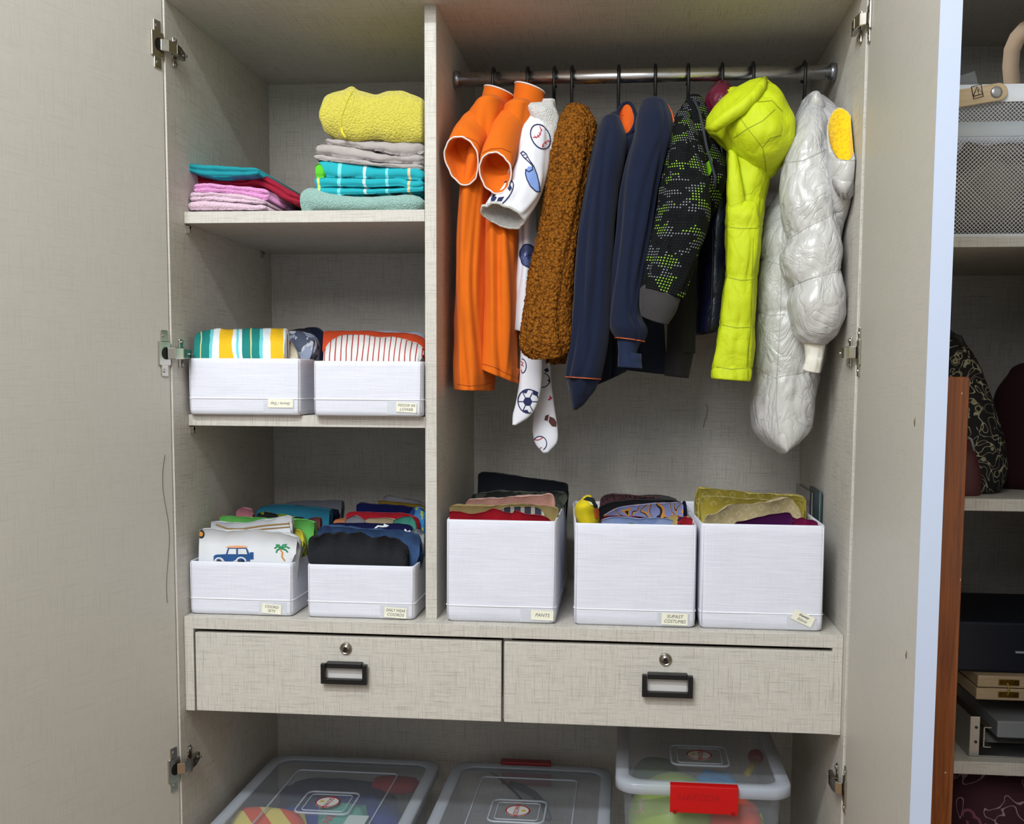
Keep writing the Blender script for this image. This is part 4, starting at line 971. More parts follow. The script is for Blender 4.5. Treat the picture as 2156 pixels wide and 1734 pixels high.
def prn(o, mb, m, name='print', label=None):
    if not mb.f: return
    mb.v = [p - o.location for p in mb.v]
    me = bpy.data.meshes.new(name); me.from_pydata([tuple(p) for p in mb.v], [], mb.f); me.materials.append(m)
    q = bpy.data.objects.new(name, me); COL.objects.link(q); q.parent = o
    if label: q['label'] = label
def watercolor():
    t = NT('teal_yellow_painted_stripes'); x, y, z = t.sep()
    n = t.noise(14, detail=3); n3 = t.noise(45, t.mapping((1, 1, .3)), detail=2)
    xx = t.math('ADD', x, t.math('ADD', t.math('MULTIPLY', t.math('SUBTRACT', n, .5), .012), t.math('MULTIPLY', t.math('SUBTRACT', n3, .5), .010)))
    f = t.math('FRACT', t.math('MULTIPLY', t.math('SUBTRACT', xx, .0), 1 / .1075))
    c = t.ramp(f, [(0, 'dfe6e8'), (.06, '0c7f78'), (.22, 'd9cf8a'), (.25, '0c7f78'), (.42, '6cc8cc'), (.48, 'dde5e8'), (.62, 'e8b912'), (.88, 'e4eaea'), (.95, '6fd0dc')], True)
    t.bump(t.noise(40, detail=3), .4, .003)
    return t.set(Base_Color=c, Roughness=.85)
# --- middle shelf bins
fold_('b1', 'folded_shorts', 'navy folded garment at the back between the middle shelf bins', [(628, 700), (640, 690), (655, 688), (668, 694), (676, 704)], .30, .05, cloth('11162e', .05), seed=1)
fold_('b1', 'folded_shorts', 'black garment with white edge behind the painted-stripe shorts', [(600, 697), (625, 692), (650, 690)], .26, .03, cloth('24252b', .05), seed=2)
def camo(name, a, b, c, sc=22):
    t = NT(name); n = t.noise(sc, detail=2, dist=.6); n2 = t.noise(sc * 1.3, t.mapping((1, 1, 1), loc=(7, 3, 1)), detail=2, dist=.6)
    k = t.mix(t.math('GREATER_THAN', n, .53), a, b); k = t.mix(t.math('GREATER_THAN', n2, .57), k, c)
    t.bump(t.noise(60), .3, .002); return t.set(Base_Color=k, Roughness=.9)
fold_('b1', 'folded_shorts', 'grey and blue camouflage shorts behind the painted-stripe shorts', [(592, 706), (606, 697), (625, 696), (645, 702), (660, 713), (664, 735)], .13, .04, camo('blue_grey_camouflage', '8892a6', '4b5366', 'b9bcc4', 34), seed=3, wr=.004)
fold_('b1', 'folded_shorts', 'peach and white garment showing at the right of the painted-stripe shorts', [(590, 720), (604, 716), (618, 735), (624, 748)], .10, .025, camo('peach_floral', 'd9cfb4', 'cf7f5c', 'e3ddd0', 40), seed=4, wr=.003)
fold_('b1', 'folded_shorts', 'white, teal and yellow painted-stripe shorts at the front of the left middle bin', [(405, 716), (410, 702), (424, 695), (460, 693), (510, 692), (560, 691), (590, 690), (598, 694)], .062, .035, watercolor(), seed=5, wr=.0035)
fold_('b2', 'folded_shirt', 'pale grey top at the back of the right middle bin', [(760, 697), (800, 694), (850, 696), (891, 699)], .20, .05, cloth('aab0bd', .1), seed=6)
fold_('b2', 'folded_shirt', 'orange-red top behind the red-striped one', [(677, 706), (684, 697), (720, 696), (780, 697), (840, 700), (891, 706)], .11, .05, cloth('cc4a24', .15), seed=7)
def redstripe():
    t = NT('white_cloth_with_red_stripes'); x, y, z = t.sep(); n = t.noise(10, detail=2)
    xx = t.math('ADD', x, t.math('ADD', t.math('MULTIPLY', n, .01), t.math('MULTIPLY', z, -.05)))
    f = t.math('FRACT', t.math('MULTIPLY', xx, 1 / .0112)); c = t.mix(t.math('LESS_THAN', f, .2), 'dcdbd8', 'a8262a')
    t.bump(t.noise(50, detail=3), .4, .003); return t.set(Base_Color=c, Roughness=.88)
fold_('b2', 'folded_shirt', 'white top with thin red stripes at the front of the right middle bin', [(677, 752), (684, 728), (700, 712), (725, 703), (780, 706), (840, 713), (875, 722), (891, 740)], .056, .035, redstripe(), seed=8, wr=.0035)
# --- low left bin
M_w = cloth('dadde0', .1, .9, 1200, .2, .05)
fold_('b3', 'folded_shirt', 'pale grey garment at the very back of the low left bin', [(592, 1062), (620, 1057), (680, 1055), (720, 1056), (727, 1066)], .37, .035, cloth('7b7f88', .1), seed=10)
fold_('b3', 'folded_shirt', 'teal blue folded shirt in the back half of the low left bin', [(535, 1078), (548, 1068), (580, 1064), (640, 1068), (690, 1074), (708, 1082)], .27, .04, cloth('236c86', .1), seed=11)
fold_('b3', 'folded_shirt', 'navy shirt behind the teal blue one in the low left bin', [(560, 1066), (600, 1062), (660, 1070), (725, 1076)], .33, .03, cloth('141a3e', .1), seed=12)
fold_('b3', 'folded_shirt', 'lime and black garment in front of the teal blue shirt', [(536, 1086), (550, 1078), (580, 1083), (610, 1087), (640, 1090)], .235, .025, camo('lime_black', '8ea512', '14161a', '14161a', 14), seed=13)
fold_('b3', 'folded_shirt', 'rose pink garment with dark button, left in the low bin', [(493, 1084), (498, 1073), (512, 1071), (528, 1074)], .25, .03, cloth('bd7480', .1), seed=14)
fold_('b3', 'folded_shirt', 'dusty mauve garment poking out at the right of the low left bin', [(640, 1096), (655, 1090), (672, 1092), (690, 1104)], .20, .025, cloth('7c4448', .1), seed=15)
fold_('b3', 'folded_shirt', 'bright green folded shirt in the low left bin', [(458, 1094), (466, 1087), (500, 1088), (540, 1092), (600, 1094), (640, 1096), (662, 1104), (671, 1112)], .155, .035, cloth('69bd5a', .15), seed=16, wr=.003)
fold_('b3', 'folded_shirt', 'white garment with black spots between green and striped shirts', [(600, 1098), (640, 1096), (664, 1106)], .185, .02, M_w, seed=17)
fold_('b3', 'folded_shirt', 'brightly patterned yellow and pink garment at the right of the low left bin', [(606, 1120), (622, 1116), (634, 1124), (641, 1150)], .125, .025, camo('yellow_pink_print', 'd6cf3e', 'd98f9a', '3b6b46', 44), seed=18)
o, t = fold_('b3', 'folded_shirt', 'white shirt with brown stripes behind the car print shirt', [(441, 1106), (446, 1100), (500, 1101), (560, 1094), (600, 1087), (612, 1096)], .105, .03, M_w, seed=19, wr=.003)
M_brn = cloth('8a6a38', .1)
prn(o, stroke(t, [(455, 1104), (480, 1113), (510, 1113), (550, 1107), (580, 1104), (610, 1102)], 3), M_brn, 'stripe'); prn(o, stroke(t, [(520, 1117), (560, 1113), (610, 1109)], 2.5), M_brn, 'stripe')
prn(o, stroke(t, [(610, 1098), (614, 1108), (617, 1130)], 8), M_brn, 'placket')
o, t = fold_('b3', 'folded_shirt', 'white shirt printed with blue car and palm tree in the low left bin', [(416, 1122), (421, 1115), (450, 1116), (500, 1118), (560, 1121), (600, 1126), (620, 1134), (628, 1150)], .062, .035, M_w, seed=20, wr=.003)
Bk, Bl, Gn, Or_, Pe = plain('10141a', .8), plain('1d4d85', .85), plain('12804e', .85), plain('c8842c', .85), plain('e0a070', .85)
prn(o, blob(t, arc(424, 1124, 7, 9)), Bk, 'wheel_print'); prn(o, blob(t, arc(424, 1124, 4, 5), .0015), Or_, 'wheel_print')
prn(o, blob(t, [(450, 1170), (455, 1167), (476, 1166), (480, 1153), (520, 1153), (526, 1166), (527, 1181), (505, 1181), (500, 1176), (490, 1181), (474, 1181), (468, 1175), (458, 1178), (450, 1180)]), Bl, 'car_print', 'blue car print')
prn(o, blob(t, [(483, 1155), (498, 1155), (498, 1166), (480, 1166)], .0016), M_w, 'window_print'); prn(o, blob(t, [(502, 1155), (518, 1155), (521, 1166), (502, 1166)], .0016), M_w, 'window_print')
prn(o, blob(t, [(526, 1162), (534, 1162), (534, 1177), (526, 1177)]), Bl, 'spare_wheel_print')
prn(o, stroke(t, arc(462, 1182, 9, 8, 190, 350), 3, .0018), M_w, 'wheel_arch_print'); prn(o, stroke(t, arc(508, 1182, 10, 9, 190, 350), 3, .0018), M_w, 'wheel_arch_print')
prn(o, blob(t, arc(462, 1182, 6, 4)), Bk, 'tyre_print'); prn(o, blob(t, arc(508, 1182, 7, 5)), Bk, 'tyre_print')
prn(o, blob(t, [(475, 1151), (482, 1149), (500, 1148), (518, 1149), (523, 1151), (510, 1153), (485, 1153)]), Pe, 'surfboard_print')
prn(o, stroke(t, [(590, 1155), (595, 1163), (594, 1172), (600, 1180)], 3), Or_, 'trunk_print')
for q in ([(592, 1154), (584, 1150), (578, 1154)], [(592, 1154), (588, 1147), (581, 1147)], [(592, 1154), (596, 1147), (604, 1146)], [(592, 1154), (602, 1150), (610, 1154)], [(592, 1154), (584, 1157), (582, 1163)], [(592, 1154), (602, 1157), (606, 1162)]):
    prn(o, stroke(t, q, 3), Gn, 'frond_print')
# --- low bin beside the divider
fold_('b4', 'folded_shirt', 'white garment with a dark red edge at the very back beside the divider', [(806, 1052), (812, 1044), (850, 1050), (891, 1058)], .385, .02, cloth('a8a9b2', .1), seed=30)
fold_('b4', 'folded_shirt', 'mustard yellow garment near the back beside the divider', [(795, 1062), (800, 1056), (850, 1059), (891, 1063)], .35, .025, cloth('a8882c', .1), seed=31)
fold_('b4', 'folded_shirt', 'royal navy garment behind the red one beside the divider', [(748, 1070), (754, 1061), (800, 1063), (850, 1068), (891, 1071)], .30, .04, cloth('131c5c', .1), seed=32)
fold_('b4', 'folded_shirt', 'blue garment with a toy car print against the divider', [(858, 1084), (866, 1072), (880, 1070), (893, 1076)], .25, .03, camo('blue_car_print', '3d87c6', '1c3f7e', 'b9c94a', 40), seed=33)
fold_('b4', 'folded_shirt', 'red folded shirt in the middle of the bin beside the divider', [(726, 1088), (734, 1079), (770, 1080), (820, 1081), (855, 1084), (880, 1094)], .22, .035, cloth('b5192c', .15), seed=34)
fold_('b4', 'folded_shirt', 'peach orange garment at the left, in front of the red shirt', [(698, 1103), (704, 1095), (720, 1093), (732, 1098)], .18, .025, cloth('d98a5a', .1), seed=35)
fold_('b4', 'folded_shirt', 'light grey garment peaked in front of the red shirt', [(722, 1098), (736, 1090), (746, 1087), (758, 1092), (768, 1100)], .175, .025, cloth('8f9096', .1), seed=36)
fold_('b4', 'folded_shirt', 'cream garment between light grey and sea green ones', [(762, 1098), (775, 1093), (800, 1092), (825, 1094), (836, 1100)], .18, .025, cloth('c9b48e', .1), seed=37)
fold_('b4', 'folded_shirt', 'sea green garment near the divider', [(824, 1098), (840, 1091), (860, 1089), (868, 1096), (874, 1104)], .172, .025, cloth('4c9c88', .1), seed=38)
o, t = fold_('b4', 'folded_shirt', 'dark blue shirt with small white bird print behind the jeans', [(690, 1108), (700, 1102), (740, 1103), (800, 1103), (850, 1106), (868, 1112)], .145, .025, cloth('1a1e58', .1), seed=39)
prn(o, stroke(t, [(789, 1113), (796, 1107), (806, 1108), (818, 1107), (808, 1104)], 3.5), M_w); prn(o, stroke(t, [(852, 1114), (858, 1120), (864, 1117)], 3.5), M_w)
fold_('b4', 'folded_shirt', 'grey striped garment at the right edge beside the divider', [(862, 1120), (872, 1116), (884, 1118), (892, 1128)], .115, .03, camo('grey_stripe', '7d8286', '5c6166', '9a9ea2', 50), seed=40)
def denim():
    t = NT('blue_denim'); n = t.noise(30, detail=4); w_ = t.noise(1, t.mapping((900, 900, 500)), detail=2); t.bump(t.math('ADD', n, t.math('MULTIPLY', w_, .3)), .4, .003)
    return t.set(Base_Color=t.mix(t.ramp(n, [(.35, 0.0), (.7, 1.0)]), '263f66', '3a5c8c'), Roughness=.9)
M_den = denim()
fold_('b4', 'folded_jeans', 'blue denim jeans behind the black shorts', [(664, 1122), (674, 1110), (700, 1109), (760, 1113), (820, 1118), (860, 1124), (878, 1132), (886, 1150)], .095, .035, M_den, seed=41, wr=.004)
fold_('b4', 'folded_shorts', 'black crinkled shorts at the front of the bin beside the divider', [(645, 1150), (648, 1138), (665, 1130), (690, 1124), (716, 1122), (760, 1128), (800, 1134), (835, 1138), (848, 1150), (856, 1160)], .06, .033, cloth('1c1e23', .05, .8, 300, .9, .1), seed=42, wr=.007, ws=38)
# --- pants bin
fold_('L1', 'folded_trousers', 'black thick trousers standing highest at the back of the pants bin', [(1005, 1010), (1008, 997), (1030, 996), (1080, 1003), (1140, 1011), (1188, 1019), (1194, 1028)], .34, .05, cloth('0e1119', .03, .85), seed=50)
fold_('L1', 'folded_trousers', 'light blue garment edge at the back right of the pants bin', [(1183, 1034), (1190, 1025), (1197, 1032)], .385, .02, cloth('8ea4c0', .1), seed=51)
fold_('L1', 'folded_trousers', 'dark olive camouflage trousers in front of the black ones', [(990, 1052), (1000, 1040), (1050, 1036), (1110, 1038), (1160, 1036), (1186, 1040), (1196, 1052)], .25, .045, camo('olive_camouflage', '4c5044', '22241f', '363a30', 26), seed=52, wr=.003)
fold_('L1', 'folded_trousers', 'dusty pink trousers in the middle of the pants bin', [(978, 1062), (986, 1054), (1020, 1051), (1080, 1047), (1130, 1044), (1155, 1040), (1165, 1048), (1168, 1062)], .16, .04, fleece('b8806f', 'c99182', 500, .3, .002), seed=53, wr=.003)
fold_('L1', 'folded_trousers', 'khaki trousers in front of the dusty pink ones', [(941, 1078), (948, 1067), (980, 1063), (1030, 1066), (1080, 1062), (1130, 1066), (1168, 1070), (1176, 1078)], .10, .04, cloth('a8945f', .1), seed=54, wr=.004)
def wstr():
    t = NT('slate_cloth_white_stripes'); x, y, z = t.sep(); f = t.math('FRACT', t.math('MULTIPLY', t.math('ADD', x, .0), 1 / .0215))
    t.bump(t.noise(60), .3, .002); return t.set(Base_Color=t.mix(t.math('LESS_THAN', f, .38), '454b58', 'd3d2c4'), Roughness=.9)
fold_('L1', 'folded_trousers', 'slate garment with white stripes between khaki and red ones', [(1045, 1080), (1056, 1072), (1085, 1067), (1120, 1068), (1140, 1076), (1146, 1086)], .085, .015, wstr(), seed=55)
fold_('L1', 'folded_trousers', 'crimson trousers at the front of the pants bin', [(944, 1084), (950, 1076), (990, 1081), (1020, 1077), (1042, 1074), (1075, 1083), (1084, 1078), (1110, 1084), (1160, 1090)], .06, .022, cloth('b01026', .15), seed=56, wr=.003)
# --- middle large bin
def lines_(name, base, line, sc=16, wd=.06, line2=None):
    t = NT(name); n = t.noise(sc, detail=1, dist=1.5); f = t.math('FRACT', t.math('MULTIPLY', n, 7.0))
    c = t.mix(t.math('LESS_THAN', f, .32), base, line)
    if line2: c = t.mix(t.math('LESS_THAN', f, .14), c, line2)
    t.bump(t.noise(60), .3, .002); return t.set(Base_Color=c, Roughness=.88)
fold_('L2', 'folded_costume', 'charcoal garment with maroon flower print at the back of the middle large bin', [(1262, 1056), (1270, 1046), (1290, 1042), (1330, 1043), (1370, 1047), (1400, 1052)], .30, .04, lines_('maroon_floral', '2a2426', '7c3d4c', 40), seed=60)
fold_('L2', 'folded_costume', 'grey striped garment at the back right of the middle large bin', [(1330, 1046), (1380, 1043), (1420, 1050), (1426, 1058)], .34, .03, cloth('5c5958', .1), seed=61)
fold_('L2', 'folded_costume', 'charcoal black garment behind the lavender one', [(1258, 1072), (1275, 1062), (1320, 1055), (1380, 1053), (1425, 1056), (1440, 1066)], .20, .04, cloth('1d1e20', .1), seed=62)
fold_('L2', 'folded_costume', 'navy strap garment at the right of the middle large bin', [(1434, 1070), (1438, 1058), (1444, 1058), (1448, 1078)], .15, .02, cloth('12163a', .1), seed=63)
fold_('L2', 'folded_costume', 'lavender garment with orange and black wavy lines', [(1268, 1088), (1285, 1078), (1310, 1069), (1350, 1064), (1400, 1060), (1434, 1060), (1440, 1072)], .12, .035, lines_('lavender_orange_lines', '8b93c4', 'e09a3a', 17, line2='23202a'), seed=64)
fold_('L2', 'folded_costume', 'dark red garment edge in front of the lavender one', [(1262, 1090), (1300, 1086), (1360, 1090), (1400, 1094)], .10, .015, cloth('8c1020', .1), seed=65)
fold_('L2', 'folded_costume', 'light blue and green garment along the front of the middle large bin', [(1262, 1096), (1285, 1090), (1320, 1089), (1345, 1092), (1360, 1091), (1400, 1092), (1420, 1096)], .062, .02, camo('blue_green', '9db4e6', 'aabdea', '4f8a58', 12), seed=66)
fold_('L2', 'folded_costume', 'red and navy garment with yellow patch, front right of the middle large bin', [(1404, 1098), (1412, 1089), (1424, 1086), (1436, 1091), (1450, 1090), (1462, 1096)], .064, .03, camo('red_navy_yellow', 'b3162a', 'd8c070', '2a2450', 36), seed=67)
yr = thing('bird_costume', 'rolled yellow costume with a black and white patch and orange tip', 'costume', P(1233, 1090, .1), 'clothes in the middle large bin')
q = loft([O(1224, 1050, 1246, 1046, .13, .02), O(1211, 1062, 1256, 1058, .125, .035), O(1209, 1080, 1261, 1078, .14, .045), R(1100, 1216, 1262, .14, .045), R(1140, 1222, 1258, .14, .045)], n=8, m=56, wr=.003, ws=30, start='dome')
qb = obj('roll', q, cloth('d8c31c', .15), yr); tq = bvh(q)
obj('patch', blob(tq, [(1228, 1052), (1236, 1046), (1248, 1048), (1256, 1058), (1258, 1070), (1250, 1068), (1243, 1058), (1236, 1054)], .0012), plain('15161a', .8), yr)
obj('patch', blob(tq, [(1237, 1056), (1244, 1058), (1248, 1064), (1242, 1063)], .0022), plain('d8dba0', .8), yr)
obj('orange_tip', blob(tq, [(1250, 1072), (1258, 1068), (1261, 1080), (1256, 1092), (1251, 1088)], .0014), plain('e0622a', .8), yr, label='orange tip')
# --- right large bin
def brocade(name, a, b, gold='b8a040'):
    t = NT(name); n = t.noise(40, detail=3); x, y, z = t.sep()
    u = t.math('FRACT', t.math('MULTIPLY', t.math('ADD', x, z), 34)); v = t.math('FRACT', t.math('MULTIPLY', t.math('SUBTRACT', x, z), 34))
    d = t.math('MAXIMUM', t.math('ABSOLUTE', t.math('SUBTRACT', u, .5)), t.math('ABSOLUTE', t.math('SUBTRACT', v, .5)))
    ring_ = t.math('MULTIPLY', t.math('GREATER_THAN', d, .16), t.math('LESS_THAN', d, .27)); row = t.math('GREATER_THAN', t.noise(9, detail=0), .42)
    t.bump(n, .4, .004)
    return t.set(Base_Color=t.mix(t.math('MULTIPLY', t.math('MULTIPLY', ring_, row), .6), a, b), Roughness=.42, Metallic=.25, Sheen_Weight=.1)
M_gold = brocade('gold_brocade', 'b5a441', 'd6c98a'); M_cgold = brocade('cream_gold_satin', 'c9b888', 'e0d4b4')
ge = thing('brocade_garment', 'shiny gold brocade garment standing high at the back of the right large bin', 'clothes', P(1580, 1090, .22), 'clothes in the right large bin')
x0, x1, y0, y1, z0, z1 = BINS['L3']
def cl_(mb):
    for i, p in enumerate(mb.v): mb.v[i] = Vector((min(max(p.x, x0 - (.004 if p.z > z1 else -.008)), x1 - .008 if p.z < z1 + .01 else x1 + .01), p.y, p.z))
    return mb
obj('back_fold', cl_(slab([(1464, 1050), (1468, 1036), (1476, 1029), (1520, 1032), (1580, 1038), (1640, 1043), (1690, 1046), (1700, 1054)], .20, .25, zb=z0 + IN, wr=.003, seed=70)), M_gold, ge)
obj('front_fold', cl_(slab([(1474, 1060), (1482, 1046), (1520, 1046), (1580, 1052), (1640, 1056), (1688, 1056), (1694, 1066)], .155, .195, zb=z0 + IN, wr=.003, seed=71)), M_gold, ge)
fold_('L3', 'folded_satin', 'cream gold satin cloth in front of the gold brocade', [(1484, 1096), (1492, 1084), (1510, 1081), (1540, 1066), (1590, 1060), (1640, 1052), (1664, 1050), (1680, 1066), (1692, 1090)], .10, .035, M_cgold, seed=72, wr=.004)
fold_('L3', 'folded_silk', 'deep purple silk cloth at the front of the right large bin', [(1546, 1101), (1580, 1094), (1610, 1086), (1640, 1082), (1662, 1079), (1672, 1090), (1690, 1096)], .066, .02, cloth('4c0a4e', .2, .7), seed=73)
fold_('L3', 'folded_silk', 'magenta silk cloth tip at the right front corner of the right large bin', [(1668, 1098), (1690, 1091), (1700, 1096), (1712, 1095), (1724, 1100)], .062, .014, cloth('8a1052', .2, .7), seed=74)
# booklets leaning on the side wall behind the right bin
bk = thing('booklet', 'off-white booklet standing against the side wall behind the right bin', 'booklet', (W - .006, .42, DT))
a = PX(1668, 1011, W - .006); b_ = PX(1712, 1028, W - .006)
flat('cover', MB().box(W - .009, W - .006, b_.y, a.y, DT + .001, a.z), plain('a9a69c', .6), bk, bevel=.0004)
flat('title_block', MB().box(W - .0095, W - .009, b_.y + .02, b_.y + .08, a.z - .035, a.z - .02), plain('8f8c8e', .7), bk, bevel=0)
flat('purple_band', MB().box(W - .0096, W - .009, b_.y - .001, b_.y + .02, a.z - .08, a.z), plain('3b3558', .6), bk, bevel=0)
c_ = PX(1731, 1036, W - .004)
fo = thing('folder', 'dark teal folder beside the off-white booklet on the side wall', 'folder', (W - .003, .36, DT))
flat('cover', MB().box(W - .005, W - .0035, c_.y, b_.y + .05, DT + .001, c_.z), plain('2f4a4c', .5), fo, bevel=.0003)
flat('edge_stripe', MB().box(W - .0054, W - .005, c_.y + .012, c_.y + .022, DT + .001, c_.z), plain('8fa7a6', .5), fo, bevel=0)
# ================================================================== clear boxes under the drawers
def sticker(par, c, r, rot=0.0):
    ux = Vector((math.cos(rot), math.sin(rot), 0)); uy = Vector((-math.sin(rot), math.cos(rot), 0)); up = Vector((0, 0, 1))
    st = obj('round_sticker', MB().lathe([(r, .0004), (r, .0010)], c, 'z', 32), plain('c9ccc8', .5), par, smooth=False)
    ring_ = MB(); o_ = [c + (ux * math.cos(2 * PI * i / 40) + uy * math.sin(2 * PI * i / 40)) * r * .94 + up * .0014 for i in range(40)]
    obj('red_ring', MB().tube(o_, r * .055, 5, closed=True, flat=.3), plain('a3121c', .5), st)
    obj('lettering', text_mb('NAKODA', r * .56, c + uy * -r * .12 + up * .0016, ux, uy, .0), plain('b3141e', .5), st, smooth=False)
    obj('emblem', MB().lathe([(r * .18, .0012), (r * .18, .0018)], c + uy * r * .48, 'z', 8), plain('c9a52a', .5), st, smooth=False)
def clear_box(label, x0, x1, y0, y1, z0, z1, logo, rot, front_latch=None, back_latch=None, ridge2=True):
    t = thing('storage_box', label, 'plastic box', ((x0 + x1) / 2, (y0 + y1) / 2, z0), 'clear plastic boxes under the drawers')
    rg = []
    zt = z1 - .006
    for f, ins in ((0, .045), (.03, .038), (.5, .026), (1.0, .016)):
        rg.append(rrect(x0 + ins, x1 - ins, y0 + ins, y1 - ins, z0 + (zt - z0) * f, .04, 6))
    for f, ins in ((1.0, .0185), (.5, .0285), (.04, .041)):
        rg.append(rrect(x0 + ins, x1 - ins, y0 + ins, y1 - ins, z0 + (zt - z0) * f, .038, 6))
    obj('tub', MB().grid(rg, True, cap0=True, cap1=True), M_clear, t)
    # lid: rim band, sunken panel
    rim = []
    for ins, z in ((.0035, z1 - .024), (0, z1 - .022), (0, z1 - .004), (.003, z1), (.026, z1), (.029, z1 - .003), (.029, z1 - .006), (.024, z1 - .006), (.0035, z1 - .006)):
        rim.append(rrect(x0 + ins, x1 - ins, y0 + ins, y1 - ins, z, .045 - ins * .4, 8))
    rim.append(rim[0])
    lid = obj('lid', MB().grid(rim, True), M_frost, t)
    pan = [rrect(x0 + i_, x1 - i_, y0 + i_, y1 - i_, z, .03, 6) for i_, z in ((.027, z1 - .0045), (.1, z1 - .0045))]
    q = MB().grid(pan + [[Vector(((x0 + x1) / 2, (y0 + y1) / 2, z1 - .0045))] * len(pan[0])], True)
    obj('lid_panel', q, M_clear, lid)
    c = PZ(logo[0], logo[1], z1)
    def ridge(cx, cy, hx, hy, r, w_):
        obj('ridge', MB().tube(rrect(cx - hx, cx + hx, cy - hy, cy + hy, z1 - .0035, r, 6), w_, 6, closed=True), M_frost, lid)
    if ridge2: ridge((x0 + x1) / 2, (y0 + y1) / 2 - .01, (x1 - x0) * .29, (y1 - y0) * .33, .012, .0022)
    ridge(c.x, c.y, .062, .058, .016, .0026); ridge(c.x, c.y, .048, .044, .008, .0016)
    sticker(lid, c + Vector((0, 0, -.003)), .028, rot)
    if front_latch:
        a = P(front_latch[0], front_latch[1], y0); b = P(front_latch[2], front_latch[3], y0)
        lt = flat('latch', MB().box(a.x, b.x, y0 - .009, y0 - .004, b.z, z1 + .003).box(a.x, b.x, y0 - .004, y0 + .012, z1 + .0004, z1 + .003), M_red, t, bevel=.0015)
        for x in (a.x + .010, b.x - .010): obj('pivot', MB().lathe([(.0045, 0), (.0045, .014)], (x, y0 - .0105, b.z + .002), 'y', 14), plain('8f0509', .4), lt, smooth=False)
        obj('lettering', text_mb('NAKODA', .020, ((a.x + b.x) / 2 - .01, y0 - .0092, (b.z + z1) / 2 + .006), Vector((1, 0, 0)), Vector((0, 0, 1)), .0003), plain('a80408', .5), lt, smooth=False)
    if back_latch:
        a = PZ(back_latch[0], back_latch[1], z1); b = PZ(back_latch[2], back_latch[1], z1)
        flat('latch', MB().box(a.x, b.x, y1 - .016, y1 + .009, z1 + .0006, z1 + .008).box(a.x, b.x, y1 + .004, y1 + .009, z1 - .06, z1 + .001), plain('8e0b12', .4), t, bevel=.002)
    return t
LA, LC = 0.0, .14
clear_box('wide clear box at the left under the drawers, full of blue clothing', .028, .462, .0, .485, ZB + .0005, LA, (690, 1686), 1.45)
clear_box('clear box in the middle under the drawers with red rear latch', .495, .895, .03, .487, ZB + .0005, LA, (1090, 1704), -1.6, back_latch=(1057, 1600, 1162))
clear_box('tall clear box at the right under the drawers with big red front latch', .905, 1.266, .045, .49, ZB + .0005, LC, (1472, 1587), 1.5, front_latch=(1411, 1652, 1553, 1712), ridge2=False)
def lump(name, label, cat, c, r, m, parent=None, wr=.2, seed=0, group=None, ws=18):
    rings = []; n1, n2 = 14, 24
    for i in range(n1 + 1):
        ph = PI * i / n1 * .998 + .001; row = []
        for j in range(n2):
            th = 2 * PI * j / n2; d = Vector((math.sin(ph) * math.cos(th), math.sin(ph) * math.sin(th), math.cos(ph)))
            k = 1 + wr * noise.noise(d * 2.2 + Vector((seed, 0, 0))) + wr * .4 * noise.noise(d * 5 + Vector((seed, 4, 0)))
            dd = Vector([math.copysign(abs(a) ** .75, a) for a in d])
            row.append(Vector(c) + Vector((dd.x * r[0], dd.y * r[1], dd.z * r[2])) * k)
        rings.append(row)
    return obj(name, MB().grid(rings, True), m, parent, label=label, cat=cat, group=group)
GA = 'things inside the left clear box'; GB_ = 'things inside the middle clear box'; GC = 'things inside the right clear box'
lump('folded_clothing', 'blue clothing filling the left clear box', 'clothes', (.245, .26, -.11), (.165, .18, .07), cloth('26409a', .1, .9, 600, .5, .2), seed=1, group=GA)
lump('folded_clothing', 'dark navy clothing at the back of the left clear box', 'clothes', (.22, .38, -.075), (.15, .06, .045), cloth('1a2140', .1), seed=2, group=GA)
lump('folded_clothing', 'dark red cloth at the back right of the left clear box', 'clothes', (.36, .40, -.035), (.06, .03, .018), cloth('8e1f28', .1), seed=3, group=GA)
pk_ = MB(); rings = []
def packet(name, label, px, z, m, grp, ang=0.0, th=.018):
    c0 = [PZ(u, v, z) for u, v in px]; n = 12; c = sum(c0, Vector()) / 4; mb = MB(); rows = []
    for i in range(n + 1):
        for s_ in (0,):
            a = c0[0].lerp(c0[3], i / n); b = c0[1].lerp(c0[2], i / n)
        row = []
        for j in range(n + 1): row.append((a.lerp(b, j / n), 4 * (i / n) * (1 - i / n) * 4 * (j / n) * (1 - j / n)))
        rows.append(row)
    top = [[p + Vector((0, 0, th * min(1, h * 2.2) + .001 * noise.noise(p * 60))) for p, h in r] for r in rows]
    mb.grid(top, False); mb.grid([[p + Vector((0, 0, -th * .4 * min(1, h * 2))) for p, h in r] for r in rows], False)
    return obj(name, mb, m, None, label=label, cat='packet', group=grp), mb
def flag():
    t = NT('red_yellow_pennant_print'); x, y, z = t.sep(); n = t.noise(7, detail=1)
    f = t.math('FRACT', t.math('MULTIPLY', t.math('ADD', x, t.math('MULTIPLY', y, .7)), 11)); c = t.mix(t.math('LESS_THAN', f, .5), 'd9542a', 'dfd06a')
    c = t.mix(t.math('GREATER_THAN', n, .62), c, '2c3f8c'); return t.set(Base_Color=c, Roughness=.5)
packet('snack_packet', 'red and yellow printed packet at the front of the left clear box', [(492, 1697), (640, 1708), (660, 1790), (480, 1790)], -.032, flag(), GA)
o, mb = packet('wipes_packet', 'teal packet with white printed panel in the left clear box', [(672, 1690), (770, 1694), (790, 1790), (665, 1790)], -.03, plain('58a596', .4), GA)
a_, b_ = PZ(735, 1716, -.012), PZ(768, 1734, -.012)
prn(o, MB().box(a_.x, b_.x, b_.y - .03, a_.y, -.0112, -.0106), plain('c2cfcd', .6), 'printed_panel')
